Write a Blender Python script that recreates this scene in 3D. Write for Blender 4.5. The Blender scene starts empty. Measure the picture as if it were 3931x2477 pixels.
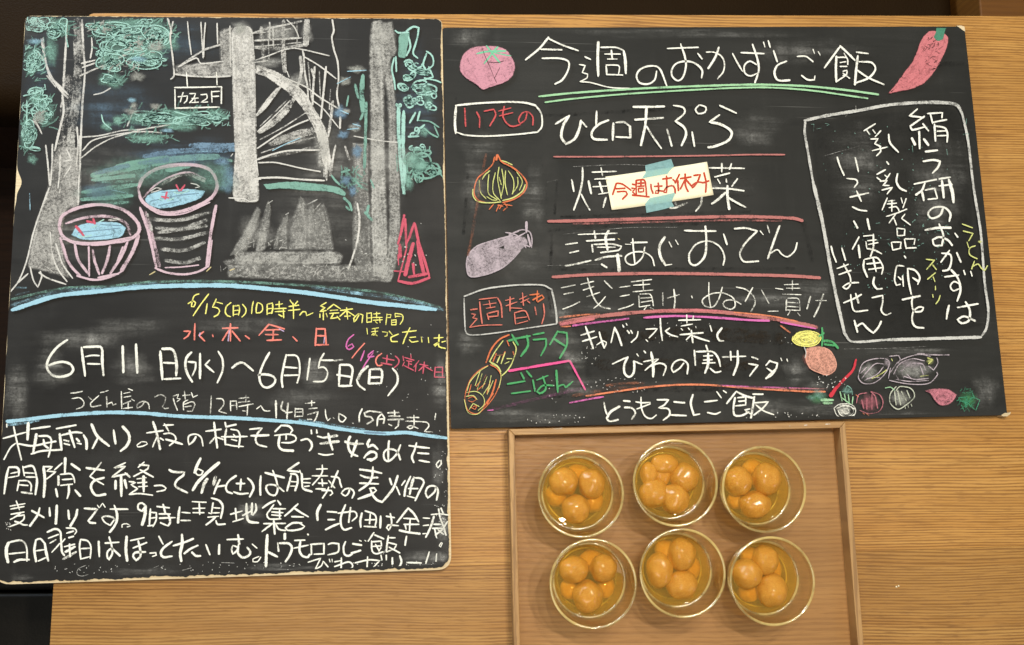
import bpy, bmesh, math, random, re
from mathutils import Vector, Matrix, noise
from mathutils.geometry import tessellate_polygon
import numpy as np

S = bpy.context.scene
COL = S.collection

# ------------------------------------------------------------------ camera
PW, PH, FPX = 3931.0, 2477.0, 3600.0
CAM_H = 0.990            # camera height above the table top (m)
BZ = 0.010               # upper faces of the two boards
ax, ay = 0.1553, -0.0627
cam = bpy.data.cameras.new("camera")
cam.sensor_fit = 'HORIZONTAL'; cam.sensor_width = 36.0
cam.lens = 36.0 * FPX / PW
cam.clip_start = 0.05; cam.clip_end = 50
cam_ob = bpy.data.objects.new("camera", cam)
COL.objects.link(cam_ob)
CM = Matrix.Rotation(ay, 3, 'Y') @ Matrix.Rotation(ax, 3, 'X')
cam_ob.matrix_world = Matrix.Translation((0, 0, CAM_H)) @ CM.to_4x4()
S.camera = cam_ob

def at(x, y, z=0.0):
    """point of the plane at height z seen at photo position x, y"""
    d = CM @ Vector(((x - PW / 2) / FPX, -(y - PH / 2) / FPX, -1.0))
    t = (z - CAM_H) / d.z
    return Vector((d.x * t, d.y * t, z))

# ------------------------------------------------------------------ room light
S.view_settings.view_transform = 'Standard'
S.view_settings.look = 'None'
S.view_settings.gamma = 1
S.view_settings.exposure = -0.12
S.cycles.max_bounces = 16
S.cycles.transparent_max_bounces = 40
S.cycles.transmission_bounces = 12
S.cycles.caustics_reflective = True
S.cycles.caustics_refractive = True
S.cycles.blur_glossy = 0.3
S.cycles.sample_clamp_indirect = 6.0

W = bpy.data.worlds.new("World"); S.world = W; W.use_nodes = True
bg = W.node_tree.nodes['Background']
bg.inputs[0].default_value = (0.78, 0.775, 0.76, 1)
bg.inputs[1].default_value = 0.22

def area(name, loc, size, power, col, target=(0, 0, 0), shape='DISK', sy=None):
    l = bpy.data.lights.new(name, 'AREA'); l.shape = shape; l.size = size
    if sy: l.size_y = sy
    l.energy = power; l.color = col
    o = bpy.data.objects.new(name, l); COL.objects.link(o)
    o.location = loc
    o.rotation_euler = (Vector(target) - Vector(loc)).to_track_quat('-Z', 'Y').to_euler()
    return o
for i, (x, y) in enumerate(((0.30, 0.42), (0.55, 0.30), (0.42, 0.70), (0.02, 0.55))):
    area("ceiling_spot", (x, y, 1.75), 0.07, 8.2, (1.0, 0.915, 0.80), (0.15, -0.1, 0))
area("lower_left_fill", (-0.35, -0.55, 1.7), 0.7, 6.4, (1.0, 0.94, 0.86), (-0.2, -0.25, 0), 'RECTANGLE', 0.6)  # added overhead panel, brightens the lower left
area("rim_highlight_fill", (1.25, -0.85, 1.0), 0.35, 2.2, (0.74, 0.87, 1.0), (0.4, -0.3, 0), 'RECTANGLE', 0.25)  # added cool lamp for highlights on the bowl rims
area("window_light", (-1.1, 1.5, 0.75), 0.55, 27, (0.74, 0.87, 1.0), (0, 0, 0), 'RECTANGLE', 0.5)

# ------------------------------------------------------------------ helpers
def tag(o, label=None, cat=None, group=None, kind=None):
    if label: o['label'] = label
    if cat: o['category'] = cat
    if group: o['group'] = group
    if kind: o['kind'] = kind
    return o

def link(name, me, mat=None, parent=None, smooth=False):
    o = bpy.data.objects.new(name, me); COL.objects.link(o)
    if mat: me.materials.append(mat)
    if parent: o.parent = parent; o.matrix_parent_inverse = Matrix.Translation(parent.location).inverted()
    if smooth:
        for p in me.polygons: p.use_smooth = True
    return o

def empty(name, loc=(0, 0, 0)):
    o = bpy.data.objects.new(name, None); COL.objects.link(o); o.location = loc
    o.empty_display_size = 0.02
    return o

def from_bm(name, bm, mat, parent=None, smooth=False):
    me = bpy.data.meshes.new(name); bm.normal_update(); bm.to_mesh(me); bm.free()
    return link(name, me, mat, parent, smooth)

def prism(name, pts, z0, z1, mat, parent=None, bevel=0.0, seg=2):
    """vertical prism over a convex or concave outline of (x, y)"""
    bm = bmesh.new()
    a = [bm.verts.new((p[0], p[1], z0)) for p in pts]
    b = [bm.verts.new((p[0], p[1], z1)) for p in pts]
    n = len(pts)
    bm.faces.new(b); bm.faces.new(a[::-1])
    for i in range(n):
        bm.faces.new((a[i], a[(i + 1) % n], b[(i + 1) % n], b[i]))
    bmesh.ops.recalc_face_normals(bm, faces=bm.faces)
    if bevel:
        es = [e for e in bm.edges if abs(e.verts[0].co.z - z1) < 1e-6 and abs(e.verts[1].co.z - z1) < 1e-6]
        if bevel > 0: bmesh.ops.bevel(bm, geom=es, offset=bevel, segments=seg, affect='EDGES', profile=0.5)
    return from_bm(name, bm, mat, parent)

def lathe(name, prof, mat, parent=None, seg=72, closed=False):
    bm = bmesh.new(); rings = []
    for r, z in prof:
        if r < 1e-6: rings.append([bm.verts.new((0, 0, z))])
        else: rings.append([bm.verts.new((r * math.cos(2 * math.pi * k / seg), r * math.sin(2 * math.pi * k / seg), z)) for k in range(seg)])
    prs = list(zip(rings[:-1], rings[1:]))
    if closed: prs.append((rings[-1], rings[0]))
    for A, B in prs:
        for k in range(seg):
            k2 = (k + 1) % seg
            if len(A) == 1 and len(B) == 1: continue
            if len(A) == 1: bm.faces.new((A[0], B[k], B[k2]))
            elif len(B) == 1: bm.faces.new((A[k2], A[k], B[0]))
            else: bm.faces.new((A[k], B[k], B[k2], A[k2]))
    bmesh.ops.recalc_face_normals(bm, faces=bm.faces)
    me = bpy.data.meshes.new(name); bm.to_mesh(me); bm.free()
    return me

def smooth_path(pts, closed=False, step=7.0):
    """Catmull-Rom through the points, keeping sharp turns sharp"""
    P = [np.array(p, float) for p in pts]
    if len(P) < 3: 
        return P if not closed else P
    n = len(P); out = []
    rng = range(n if closed else n - 1)
    def corner(i):
        if not closed and (i <= 0 or i >= n - 1): return False
        a = P[i % n] - P[(i - 1) % n]; b = P[(i + 1) % n] - P[i % n]
        c = a.dot(b) / (np.linalg.norm(a) * np.linalg.norm(b) + 1e-9)
        return c < 0.15
    for i in rng:
        p1, p2 = P[i % n], P[(i + 1) % n]
        p0 = P[(i - 1) % n] if (closed or i > 0) else 2 * p1 - p2
        p3 = P[(i + 2) % n] if (closed or i < n - 2) else 2 * p2 - p1
        L = np.linalg.norm(p2 - p1)
        m1 = (p2 - p0) / 2; m2 = (p3 - p1) / 2
        if corner(i): m1 = p2 - p1
        if corner(i + 1): m2 = p2 - p1
        for m, tag_ in ((m1, 0), (m2, 1)):
            k = np.linalg.norm(m)
            if k > L * 1.1: m *= L * 1.1 / k
        c = max(1, int(L / step))
        for k in range(c):
            t = k / c; t2 = t * t; t3 = t2 * t
            out.append((2 * t3 - 3 * t2 + 1) * p1 + (t3 - 2 * t2 + t) * m1 + (-2 * t3 + 3 * t2) * p2 + (t3 - t2) * m2)
    if not closed: out.append(P[-1])
    return out

# ------------------------------------------------------------------ materials
def new_mat(name):
    m = bpy.data.materials.new(name); m.use_nodes = True
    nt = m.node_tree; nt.nodes.clear()
    return m, nt
class NB:
    """small node builder"""
    def __init__(s, nt): s.nt = nt
    def n(s, t, **kw):
        nd = s.nt.nodes.new(t)
        for k, v in kw.items():
            if k.startswith('_'): setattr(nd, k[1:], v)
        return nd
    def val(s, sock, v):
        if isinstance(v, bpy.types.NodeSocket): s.nt.links.new(v, sock)
        elif v is not None: sock.default_value = v
    def math(s, op, a, b=None, c=None, clamp=False):
        nd = s.nt.nodes.new('ShaderNodeMath'); nd.operation = op; nd.use_clamp = clamp
        s.val(nd.inputs[0], a); s.val(nd.inputs[1], b); s.val(nd.inputs[2], c)
        return nd.outputs[0]
    def noise(s, vec, scale, detail=4, rough=0.55, dist=0.0):
        nd = s.nt.nodes.new('ShaderNodeTexNoise')
        s.val(nd.inputs['Vector'], vec); nd.inputs['Scale'].default_value = scale
        nd.inputs['Detail'].default_value = detail; nd.inputs['Roughness'].default_value = rough
        nd.inputs['Distortion'].default_value = dist
        return nd.outputs[0]
    def mapping(s, vec, scale=(1, 1, 1), rot=(0, 0, 0), loc=(0, 0, 0)):
        nd = s.nt.nodes.new('ShaderNodeMapping')
        s.val(nd.inputs[0], vec); nd.inputs['Scale'].default_value = scale
        nd.inputs['Rotation'].default_value = rot; nd.inputs['Location'].default_value = loc
        return nd.outputs[0]
    def ramp(s, f, stops):
        nd = s.nt.nodes.new('ShaderNodeValToRGB'); s.val(nd.inputs[0], f)
        els = nd.color_ramp.elements
        while len(els) < len(stops): els.new(0.5)
        for e, (p, c) in zip(els, stops):
            e.position = p; e.color = (c[0], c[1], c[2], 1) if not isinstance(c, (int, float)) else (c, c, c, 1)
        return nd.outputs[0]
    def rng(s, v, a, b, c=0.0, d=1.0, smooth=False):
        nd = s.nt.nodes.new('ShaderNodeMapRange'); nd.clamp = True
        if smooth: nd.interpolation_type = 'SMOOTHSTEP'
        s.val(nd.inputs[0], v)
        for k, x in zip((1, 2, 3, 4), (a, b, c, d)): s.val(nd.inputs[k], x)
        return nd.outputs[0]
    def mix(s, f, a, b, mode='MIX'):
        nd = s.nt.nodes.new('ShaderNodeMix'); nd.data_type = 'RGBA'; nd.blend_type = mode
        s.val(nd.inputs[0], f); s.val(nd.inputs[6], a); s.val(nd.inputs[7], b)
        return nd.outputs[2]
    def principled(s, **kw):
        p = s.nt.nodes.new('ShaderNodeBsdfPrincipled')
        for k, v in kw.items(): s.val(p.inputs[k.replace('_', ' ')], v)
        return p
    def out(s, sh, disp=None):
        o = s.nt.nodes.new('ShaderNodeOutputMaterial'); s.nt.links.new(sh, o.inputs[0])
    def bump(s, h, strength=0.3, dist=0.001):
        b = s.nt.nodes.new('ShaderNodeBump'); b.inputs['Strength'].default_value = strength
        b.inputs['Distance'].default_value = dist; s.val(b.inputs['Height'], h)
        return b.outputs[0]

def lin(c):
    return tuple(((v / 255) / 12.92 if v / 255 <= 0.04045 else ((v / 255 + 0.055) / 1.055) ** 2.4) for v in c)

def wood(name, base, dark, light, ring=34.0, pore=260.0, rough=0.42, rot=0.0, amount=1.0, seed=0.0, wav=0.03, lines=0.75):
    m, nt = new_mat(name); b = NB(nt)
    tc = b.n('ShaderNodeTexCoord'); inf = b.n('ShaderNodeObjectInfo')
    off = b.math('MULTIPLY', inf.outputs['Random'], 7.3)
    cmb = b.n('ShaderNodeCombineXYZ'); b.val(cmb.inputs[0], off); b.val(cmb.inputs[1], off); cmb.inputs[2].default_value = seed
    va = b.n('ShaderNodeVectorMath'); va.operation = 'ADD'
    v0 = b.mapping(tc.outputs['Object'], rot=(0, 0, rot))
    nt.links.new(v0, va.inputs[0]); nt.links.new(cmb.outputs[0], va.inputs[1])
    v = va.outputs[0]
    # slow warp so that the grain lines wander
    w1 = b.noise(b.mapping(v, (2.4, 7.0, 1)), 1.0, 2, 0.45)
    w2 = b.noise(b.mapping(v, (14, 40, 1)), 1.0, 2, 0.5)
    sep = b.n('ShaderNodeSeparateXYZ'); nt.links.new(v, sep.inputs[0])
    y = b.math('ADD', sep.outputs[1], b.math('MULTIPLY', b.math('SUBTRACT', w1, 0.5), wav))
    y = b.math('ADD', y, b.math('MULTIPLY', b.math('SUBTRACT', w2, 0.5), 0.0012))
    # spacing of the year rings differs from place to place
    c2 = b.n('ShaderNodeCombineXYZ'); b.val(c2.inputs[1], b.math('MULTIPLY', y, 1.0))
    b.val(c2.inputs[0], b.math('MULTIPLY', sep.outputs[0], 0.02))
    n1 = b.noise(b.mapping(c2.outputs[0], (1, ring * 1.6, 1)), 1.0, 3, 0.72)
    warp = b.noise(b.mapping(c2.outputs[0], (1, ring * 0.5, 1), loc=(0, 5, 0)), 1.0, 2, 0.5)
    ph = b.math('ADD', b.math('MULTIPLY', y, 6.2832 * ring * 9.5), b.math('MULTIPLY', warp, 26.0))
    sn = b.math('MULTIPLY_ADD', b.math('SINE', ph), 0.5, 0.5)
    c3 = b.n('ShaderNodeCombineXYZ'); b.val(c3.inputs[1], b.math('MULTIPLY', y, ring * 13.0))
    b.val(c3.inputs[0], b.math('MULTIPLY', sep.outputs[0], 14.0))
    n2r = b.noise(c3.outputs[0], 1.0, 2, 0.6)
    n2 = b.math('MULTIPLY_ADD', sn, 0.22, b.math('MULTIPLY', n2r, 0.78))
    c4_ = b.n('ShaderNodeCombineXYZ'); b.val(c4_.inputs[1], b.math('MULTIPLY', y, pore * 3.0))
    b.val(c4_.inputs[0], b.math('MULTIPLY', sep.outputs[0], 60.0))
    n3 = b.noise(c4_.outputs[0], 1.0, 2, 0.5)
    big = b.noise(b.mapping(v, (1.5, 13, 1), loc=(3, 1, 0)), 1.0, 4, 0.6)
    f1 = b.rng(n1, 0.36, 0.64)
    col = b.mix(b.math('MULTIPLY', f1, 1.0), light, base)
    bandf = b.rng(n2, 0.46, 0.60)
    col = b.mix(b.math('MULTIPLY', bandf, lines * amount), col, dark)
    poref = b.rng(n3, 0.56, 0.72)
    col = b.mix(b.math('MULTIPLY', poref, 0.6 * amount), col, dark)
    col = b.mix(b.rng(big, 0.3, 0.7, 0.0, 0.62), col, tuple(x * 0.72 for x in base[:3]) + (1,))
    hs = b.n('ShaderNodeHueSaturation'); nt.links.new(col, hs.inputs['Color'])
    b.val(hs.inputs['Value'], b.rng(inf.outputs['Random'], 0, 1, 0.86, 1.08))
    h = b.math('SUBTRACT', 1.0, b.math('ADD', b.math('MULTIPLY', poref, 0.6), b.math('MULTIPLY', bandf, 0.4)))
    p = b.principled(Base_Color=hs.outputs[0], Roughness=b.rng(n3, 0.3, 0.7, rough - 0.06, rough + 0.12), Normal=b.bump(h, 0.25, 0.0004))
    p.inputs['Specular IOR Level'].default_value = 0.4
    b.out(p.outputs[0]); return m

def c4(c, k=1.0):
    l = lin(c); return (l[0] * k, l[1] * k, l[2] * k, 1)

M_TABLE = wood("table_oak", c4((186, 134, 66)), c4((110, 68, 22)), c4((204, 155, 84)), ring=34, pore=260, wav=0.020, lines=0.70)
M_TRAY = wood("tray_chestnut", c4((160, 116, 64)), c4((104, 68, 32)), c4((176, 132, 76)), ring=22, pore=200, amount=0.45, seed=4, wav=0.02, rough=0.5)
M_TRAY_V = wood("tray_chestnut_side", c4((176, 134, 82)), c4((112, 82, 52)), c4((196, 158, 104)), ring=16, pore=220, amount=0.9, rot=math.pi / 2, seed=9, wav=0.012, rough=0.5)
M_TRAY_H = wood("tray_chestnut_rail", c4((176, 134, 82)), c4((122, 84, 48)), c4((196, 156, 102)), ring=20, pore=220, amount=0.5, seed=2, wav=0.012, rough=0.5)
M_PLY = wood("bare_plywood", c4((224, 202, 158)), c4((190, 158, 108)), c4((236, 220, 184)), ring=30, amount=0.4, rough=0.8)
M_PANEL = wood("brown_panel_wood", c4((118, 74, 24)), c4((88, 52, 14)), c4((126, 82, 30)), ring=12, amount=0.4, rough=0.5)

def board_mat(name, seed, base):
    m, nt = new_mat(name); b = NB(nt)
    tc = b.n('ShaderNodeTexCoord'); v = b.mapping(tc.outputs['Object'], loc=(seed, seed * 2, 0))
    cl = b.noise(v, 7, 5, 0.6); cl2 = b.noise(v, 28, 4, 0.6)
    wipe = b.noise(b.mapping(v, (5, 60, 1), rot=(0, 0, 0.12)), 1.0, 5, 0.6)
    wipe2 = b.noise(b.mapping(v, (40, 4, 1), rot=(0, 0, -0.35)), 1.0, 4, 0.6)
    gr = b.noise(v, 900, 2, 0.5)
    dust = b.math('MULTIPLY', b.rng(cl, 0.38, 0.72), b.rng(wipe, 0.3, 0.75, 0.15, 1))
    dust = b.math('ADD', dust, b.math('MULTIPLY', b.rng(wipe2, 0.55, 0.75), b.rng(cl2, 0.4, 0.7, 0, 0.5)))
    dust = b.math('MULTIPLY', dust, b.rng(gr, 0.3, 0.7, 0.5, 1.3))
    col = b.mix(b.math('MULTIPLY', dust, 0.040), base, (0.62, 0.61, 0.56, 1))
    # wet-wiped streaks are darker
    wet = b.noise(b.mapping(v, (3, 26, 1), rot=(0, 0, 0.05), loc=(5, 2, 0)), 1.0, 5, 0.65)
    col = b.mix(b.rng(wet, 0.58, 0.66, 0, 0.35), col, tuple(x * 0.45 for x in base[:3]) + (1,))
    # thin scratches
    sc = b.noise(b.mapping(v, (4, 420, 1), rot=(0, 0, 0.6)), 1.0, 1, 0.5)
    sc2 = b.noise(v, 14, 2, 0.5)
    col = b.mix(b.math('MULTIPLY', b.rng(sc, 0.71, 0.74), b.rng(sc2, 0.5, 0.62, 0, 0.12)), col, (0.5, 0.5, 0.46, 1))
    p = b.principled(Base_Color=col, Roughness=b.rng(cl2, 0.3, 0.7, 0.5, 0.68), Normal=b.bump(gr, 0.18, 0.0003))
    p.inputs['Specular IOR Level'].default_value = 0.22
    b.out(p.outputs[0]); return m
M_BOARD_L = board_mat("blackboard_paint", 0.0, (0.0165, 0.0157, 0.0140, 1))
M_BOARD_R = board_mat("blackboard_paint_worn", 3.7, (0.0145, 0.0150, 0.0128, 1))

def simple(name, col, rough=0.5, spec=0.5, bump=None, var=0.0, vs=30):
    m, nt = new_mat(name); b = NB(nt)
    tc = b.n('ShaderNodeTexCoord')
    n1 = b.noise(tc.outputs['Object'], vs, 4)
    c = b.mix(b.rng(n1, 0.3, 0.7), tuple(x * (1 - var) for x in col[:3]) + (1,), tuple(min(1, x * (1 + var)) for x in col[:3]) + (1,))
    p = b.principled(Base_Color=c, Roughness=rough)
    p.inputs['Specular IOR Level'].default_value = spec
    if bump:
        vo = b.n('ShaderNodeTexVoronoi'); nt.links.new(tc.outputs['Object'], vo.inputs['Vector']); vo.inputs['Scale'].default_value = bump[0]
        nz = b.noise(tc.outputs['Object'], bump[0] * 1.5, 3)
        nt.links.new(b.bump(b.math('ADD', vo.outputs['Distance'], nz), bump[1], 0.0006), p.inputs['Normal'])
    b.out(p.outputs[0]); return m
M_LEATHER = simple("brown_leather", (0.020, 0.0110, 0.0042, 1), 0.6, 0.05, (420, 0.6), 0.12, 8)
M_BLACKSEAT = simple("black_vinyl", (0.010, 0.0085, 0.006, 1), 0.5, 0.12, (300, 0.2), 0.2, 12)
M_FLOOR = wood("dark_floor_wood", c4((46, 28, 14)), c4((24, 14, 6)), c4((58, 36, 18)), ring=10, amount=0.5, rough=0.5)
M_BLACKEDGE = simple("black_paint_edge", (0.012, 0.011, 0.010, 1), 0.55, 0.4, None, 0.3, 60)
M_PAPER = simple("cream_paper", c4((252, 243, 208), 0.97), 0.8, 0.2, None, 0.03, 20)

def chalk_mat():
    m, nt = new_mat("chalk"); b = NB(nt)
    tc = b.n('ShaderNodeTexCoord'); v = tc.outputs['Object']
    at_ = b.n('ShaderNodeAttribute', _attribute_name='chalk'); tn = b.n('ShaderNodeAttribute', _attribute_name='tint')
    sp = b.n('ShaderNodeSeparateXYZ'); nt.links.new(at_.outputs['Vector'], sp.inputs[0])
    u = b.math('ABSOLUTE', sp.outputs[0]); d = sp.outputs[1]; s = sp.outputs[2]
    n_edge = b.noise(v, 900, 3, 0.6)
    u2 = b.math('ADD', u, b.math('MULTIPLY', b.math('SUBTRACT', n_edge, 0.5), 0.5))
    edge = b.rng(u2, b.math('SUBTRACT', 1.0, s), 1.0, 1.0, 0.0, smooth=True)
    g1 = b.noise(v, 1100, 2, 0.6); g2 = b.noise(v, 380, 3, 0.6); g3 = b.noise(v, 75, 3, 0.6)
    rn = b.n('ShaderNodeAttribute', _attribute_name='run')
    cs = b.n('ShaderNodeCombineXYZ'); b.val(cs.inputs[0], b.math('MULTIPLY', rn.outputs['Fac'], 0.022)); b.val(cs.inputs[1], b.math('MULTIPLY', sp.outputs[0], 2.6))
    g4 = b.noise(cs.outputs[0], 1.0, 3, 0.6)
    g = b.math('ADD', b.math('MULTIPLY', g1, 0.25), b.math('ADD', b.math('MULTIPLY', g2, 0.30), b.math('ADD', b.math('MULTIPLY', g4, 0.22), b.math('MULTIPLY', g3, 0.23))))
    g = b.rng(g, 0.37, 0.63)
    cov = b.math('MULTIPLY', d, edge)
    hard = b.math('MULTIPLY', b.math('SUBTRACT', cov, b.math('MULTIPLY', g, 1.05)), 1.5)
    alpha = b.math('ADD', hard, cov, clamp=True)
    softa = b.math('MULTIPLY', cov, b.rng(g, 0.0, 1.0, 2.0, 0.15), clamp=True)
    wp = b.noise(b.mapping(v, (7, 85, 1), rot=(0, 0, 0.25)), 1.0, 4, 0.65)
    wp2 = b.noise(b.mapping(v, (60, 9, 1), rot=(0, 0, 0.5)), 1.0, 3, 0.6)
    softa = b.math('MULTIPLY', softa, b.math('ADD', 1.0, b.math('MULTIPLY', b.rng(s, 0.85, 0.94), b.math('SUBTRACT', b.math('MULTIPLY', b.rng(wp, 0.42, 0.66), b.rng(wp2, 0.35, 0.7, 0.5, 2.6)), 0.75))), clamp=True)
    k = b.rng(s, 0.38, 0.6)
    alpha = b.math('ADD', b.math('MULTIPLY', alpha, b.math('SUBTRACT', 1.0, k)), b.math('MULTIPLY', softa, k), clamp=True)
    col = b.mix(b.rng(g1, 0.35, 0.65, 0.0, 0.10), tn.outputs['Color'], (0.03, 0.03, 0.03, 1))
    df = b.n('ShaderNodeBsdfDiffuse'); nt.links.new(col, df.inputs[0]); df.inputs[1].default_value = 1.0
    tr = b.n('ShaderNodeBsdfTransparent')
    mx = b.n('ShaderNodeMixShader'); nt.links.new(alpha, mx.inputs[0]); nt.links.new(tr.outputs[0], mx.inputs[1]); nt.links.new(df.outputs[0], mx.inputs[2])
    b.out(mx.outputs[0]); return m
M_CHALK = chalk_mat()
# ------------------------------------------------------------------ ground level: floor, bench, panel
F0 = at(-900, -500, -0.62); 
fl = prism("floor", [(-1.6, -1.4), (1.6, -1.4), (1.6, 1.6), (-1.6, 1.6)], -0.66, -0.64, M_FLOOR); tag(fl, kind='structure')

def cushion(name, x0, x1, y0, y1, z0, z1, r, mat, nx=24, ny=16):
    """box with a fully rounded rim"""
    bm = bmesh.new()
    bmesh.ops.create_cube(bm, size=1)
    for v in bm.verts:
        v.co = Vector((x0 if v.co.x < 0 else x1, y0 if v.co.y < 0 else y1, z0 if v.co.z < 0 else z1))
    bmesh.ops.bevel(bm, geom=list(bm.edges), offset=r, segments=6, affect='EDGES', profile=0.5)
    return from_bm(name, bm, mat, None, True)
bp = at(0, 415, -0.20)
xr = at(3685, 0, -0.20).x
bench = empty("bench", (bp.x, bp.y + 0.2, -0.64)); tag(bench, "long brown leather bench seat behind the wooden table", "bench")
b1 = cushion("seat", -1.5, xr, bp.y, bp.y + 0.62, -0.30, -0.20, 0.035, M_LEATHER); b1.parent = bench; b1.matrix_parent_inverse = Matrix.Translation(bench.location).inverted()
b2 = prism("plinth", [(-1.5, bp.y + 0.06), (xr, bp.y + 0.06), (xr, bp.y + 0.6), (-1.5, bp.y + 0.6)], -0.64, -0.301, M_FLOOR, bench)
pn = prism("side_panel", [(xr + 0.004, bp.y - 0.3), (1.5, bp.y - 0.3), (1.5, bp.y + 0.62), (xr + 0.004, bp.y + 0.62)], -0.64, -0.16, M_PANEL, None, 0.002)
tag(pn, "lighter brown wooden panel behind the right end of the table", "panel")
sp = at(0, 2240, -0.22)
st = empty("seat_block", (sp.x, sp.y - 0.2, -0.64)); tag(st, "black vinyl seat beside the lower left corner of the table", "seat")
ys = at(100, 2272, -0.22).y
s1 = cushion("cushion", -1.3, at(420, 2300, -0.22).x, ys - 0.5, ys - 0.0015, -0.30, -0.22, 0.006, M_BLACKSEAT); s1.parent = st; s1.matrix_parent_inverse = Matrix.Translation(st.location).inverted()
s2 = cushion("backrest", -1.3, at(420, 2300, -0.22).x, ys + 0.0015, ys + 0.09, -0.30, -0.218, 0.006, M_BLACKSEAT); s2.parent = st; s2.matrix_parent_inverse = s1.matrix_parent_inverse
s3 = prism("base", [(-1.3, ys - 0.48), (at(400, 2300, -0.22).x, ys - 0.48), (at(400, 2300, -0.22).x, ys + 0.08), (-1.3, ys + 0.08)], -0.64, -0.301, M_BLACKEDGE, st)

# ------------------------------------------------------------------ the table, laminated from wide planks
TT = 0.028
tl = at(338, 50); bl = at(205, 2243); tr = at(3931, 62)
ex = (tr - tl).normalized(); ey = Vector((-ex.y, ex.x, 0))
wl = (bl - tl); wl = wl / abs(wl.y)
table = empty("table", (0.1, -0.1, -0.64)); tag(table, "long light oak table top the chalkboards and the tray lie on", "table")
yb = [tl.y]
for yy in (267, 1000, 1741, 2160): yb.append(at(3600, yy).y - 0.012)
yb += [at(3600, 2160).y - 0.15, at(3600, 2160).y - 0.30]
XR = 1.25
def yline(y, x): return y + (x - tl.x) * ex.y / ex.x
for i in range(len(yb) - 1):
    g = 0.00003
    y1 = yb[i] - (g if i else 0); y0 = yb[i + 1] + g
    def lx(y): return tl.x + (y - tl.y) * (bl.x - tl.x) / (bl.y - tl.y)
    pts = [(lx(y0), y0), (XR, yline(y0, XR)), (XR, yline(y1, XR)), (lx(y1), y1)]
    if i == 0:
        r = 0.006
        pts = pts[:-1] + [(lx(y1) + r, y1 + 0.0), (lx(y1) + r * 0.35, y1 - r * 0.3), (lx(y1 - r), y1 - r)]
    pl = prism("plank", pts, -TT, 0.0, M_TABLE, table, 0.0002, 1)
for lxp, lyp in ((tl.x + 0.08, tl.y - 0.08), (XR - 0.08, tl.y - 0.08), (tl.x + 0.08, yb[-1] + 0.08), (XR - 0.08, yb[-1] + 0.08)):
    prism("leg", [(lxp - .03, lyp - .03), (lxp + .03, lyp - .03), (lxp + .03, lyp + .03), (lxp - .03, lyp + .03)], -0.64, -TT, M_TABLE, table)

# ------------------------------------------------------------------ boards
rnd = random.Random(5)
def outline(c, radii, step=6.0, jag=0.0, seed=0):
    """rounded quad outline in photo pixels"""
    n = len(c); out = []
    C = [np.array(p, float) for p in c]
    for i in range(n):
        p = C[i]; a = C[i - 1]; b = C[(i + 1) % n]; r = radii[i]
        u = (a - p) / np.linalg.norm(a - p); v = (b - p) / np.linalg.norm(b - p)
        for k in range(7):
            t = k / 6; out.append((1 - t) ** 2 * (p + u * r) + 2 * t * (1 - t) * p + t * t * (p + v * r))
    # resample
    res = []
    for i in range(len(out)):
        a = out[i]; b = out[(i + 1) % len(out)]; L = np.linalg.norm(b - a); k = max(1, int(L / step))
        for j in range(k): res.append(a + (b - a) * j / k)
    return res

def sheet(name, pts, z, mat, parent):
    bm = bmesh.new(); vs = [bm.verts.new((p.x, p.y, z)) for p in pts]
    f = bm.faces.new(vs); bm.normal_update()
    if f.normal.z < 0: f.normal_flip()
    bmesh.ops.triangulate(bm, faces=bm.faces)
    return from_bm(name, bm, mat, parent)

LQ = [(96, 60), (1697, 72), (1733, 2187), (-27, 2246)]
RQ = [(1699, 106), (3703, 101), (3868, 1594), (1731, 1646)]
cl_ = at(850, 1150)
left = empty("chalkboard", (cl_.x, cl_.y, 0)); tag(left, "tall chalkboard on the left with a staircase drawing, chipped pale edges and handwriting", "chalkboard")
o = outline(LQ, (26, 26, 55, 70))
prism("board_panel", [at(p[0], p[1], BZ)[:2] for p in o], 0.0005, BZ - 0.0006, M_PLY, left)
def chip(p, seed):
    """how far (px) the paint has flaked back from the edge at p"""
    x, y = p
    n = noise.noise(Vector((x * 0.012, y * 0.012, seed))) ; n2 = noise.noise(Vector((x * 0.05, y * 0.05, seed + 4)))
    n3 = noise.noise(Vector((x * 0.16, y * 0.16, seed + 8)))
    if y > 2150: return 9 + 7 * max(-0.6, n) + 6 * n2 + 3 * n3
    if x > 1660: return 2.0 + 7 * max(0, n) + 4 * max(0, n2) + (5 if y > 1350 else 0) + 2 * n3
    if y < 90: return 1.5 + 3 * max(0, n2) + 1.5 * n3
    if x < 110: return 1.0 + 4 * max(0, n - 0.1) + (22 * math.exp(-((y - 700) / 38) ** 2)) + (5 * math.exp(-((y - 770) / 24) ** 2))
    return 2
C0 = np.array([850., 1150.])
face = []
for i, p in enumerate(o):
    a = o[i - 1]; b = o[(i + 1) % len(o)]; t = b - a; t /= np.linalg.norm(t); nrm = np.array([t[1], -t[0]])
    if nrm.dot(C0 - p) < 0: nrm = -nrm
    face.append(p + nrm * max(0.6, chip(p, 1.3)))
sheet("writing_surface", [at(q[0], q[1], BZ) for q in face], BZ, M_BOARD_L, left)

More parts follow.
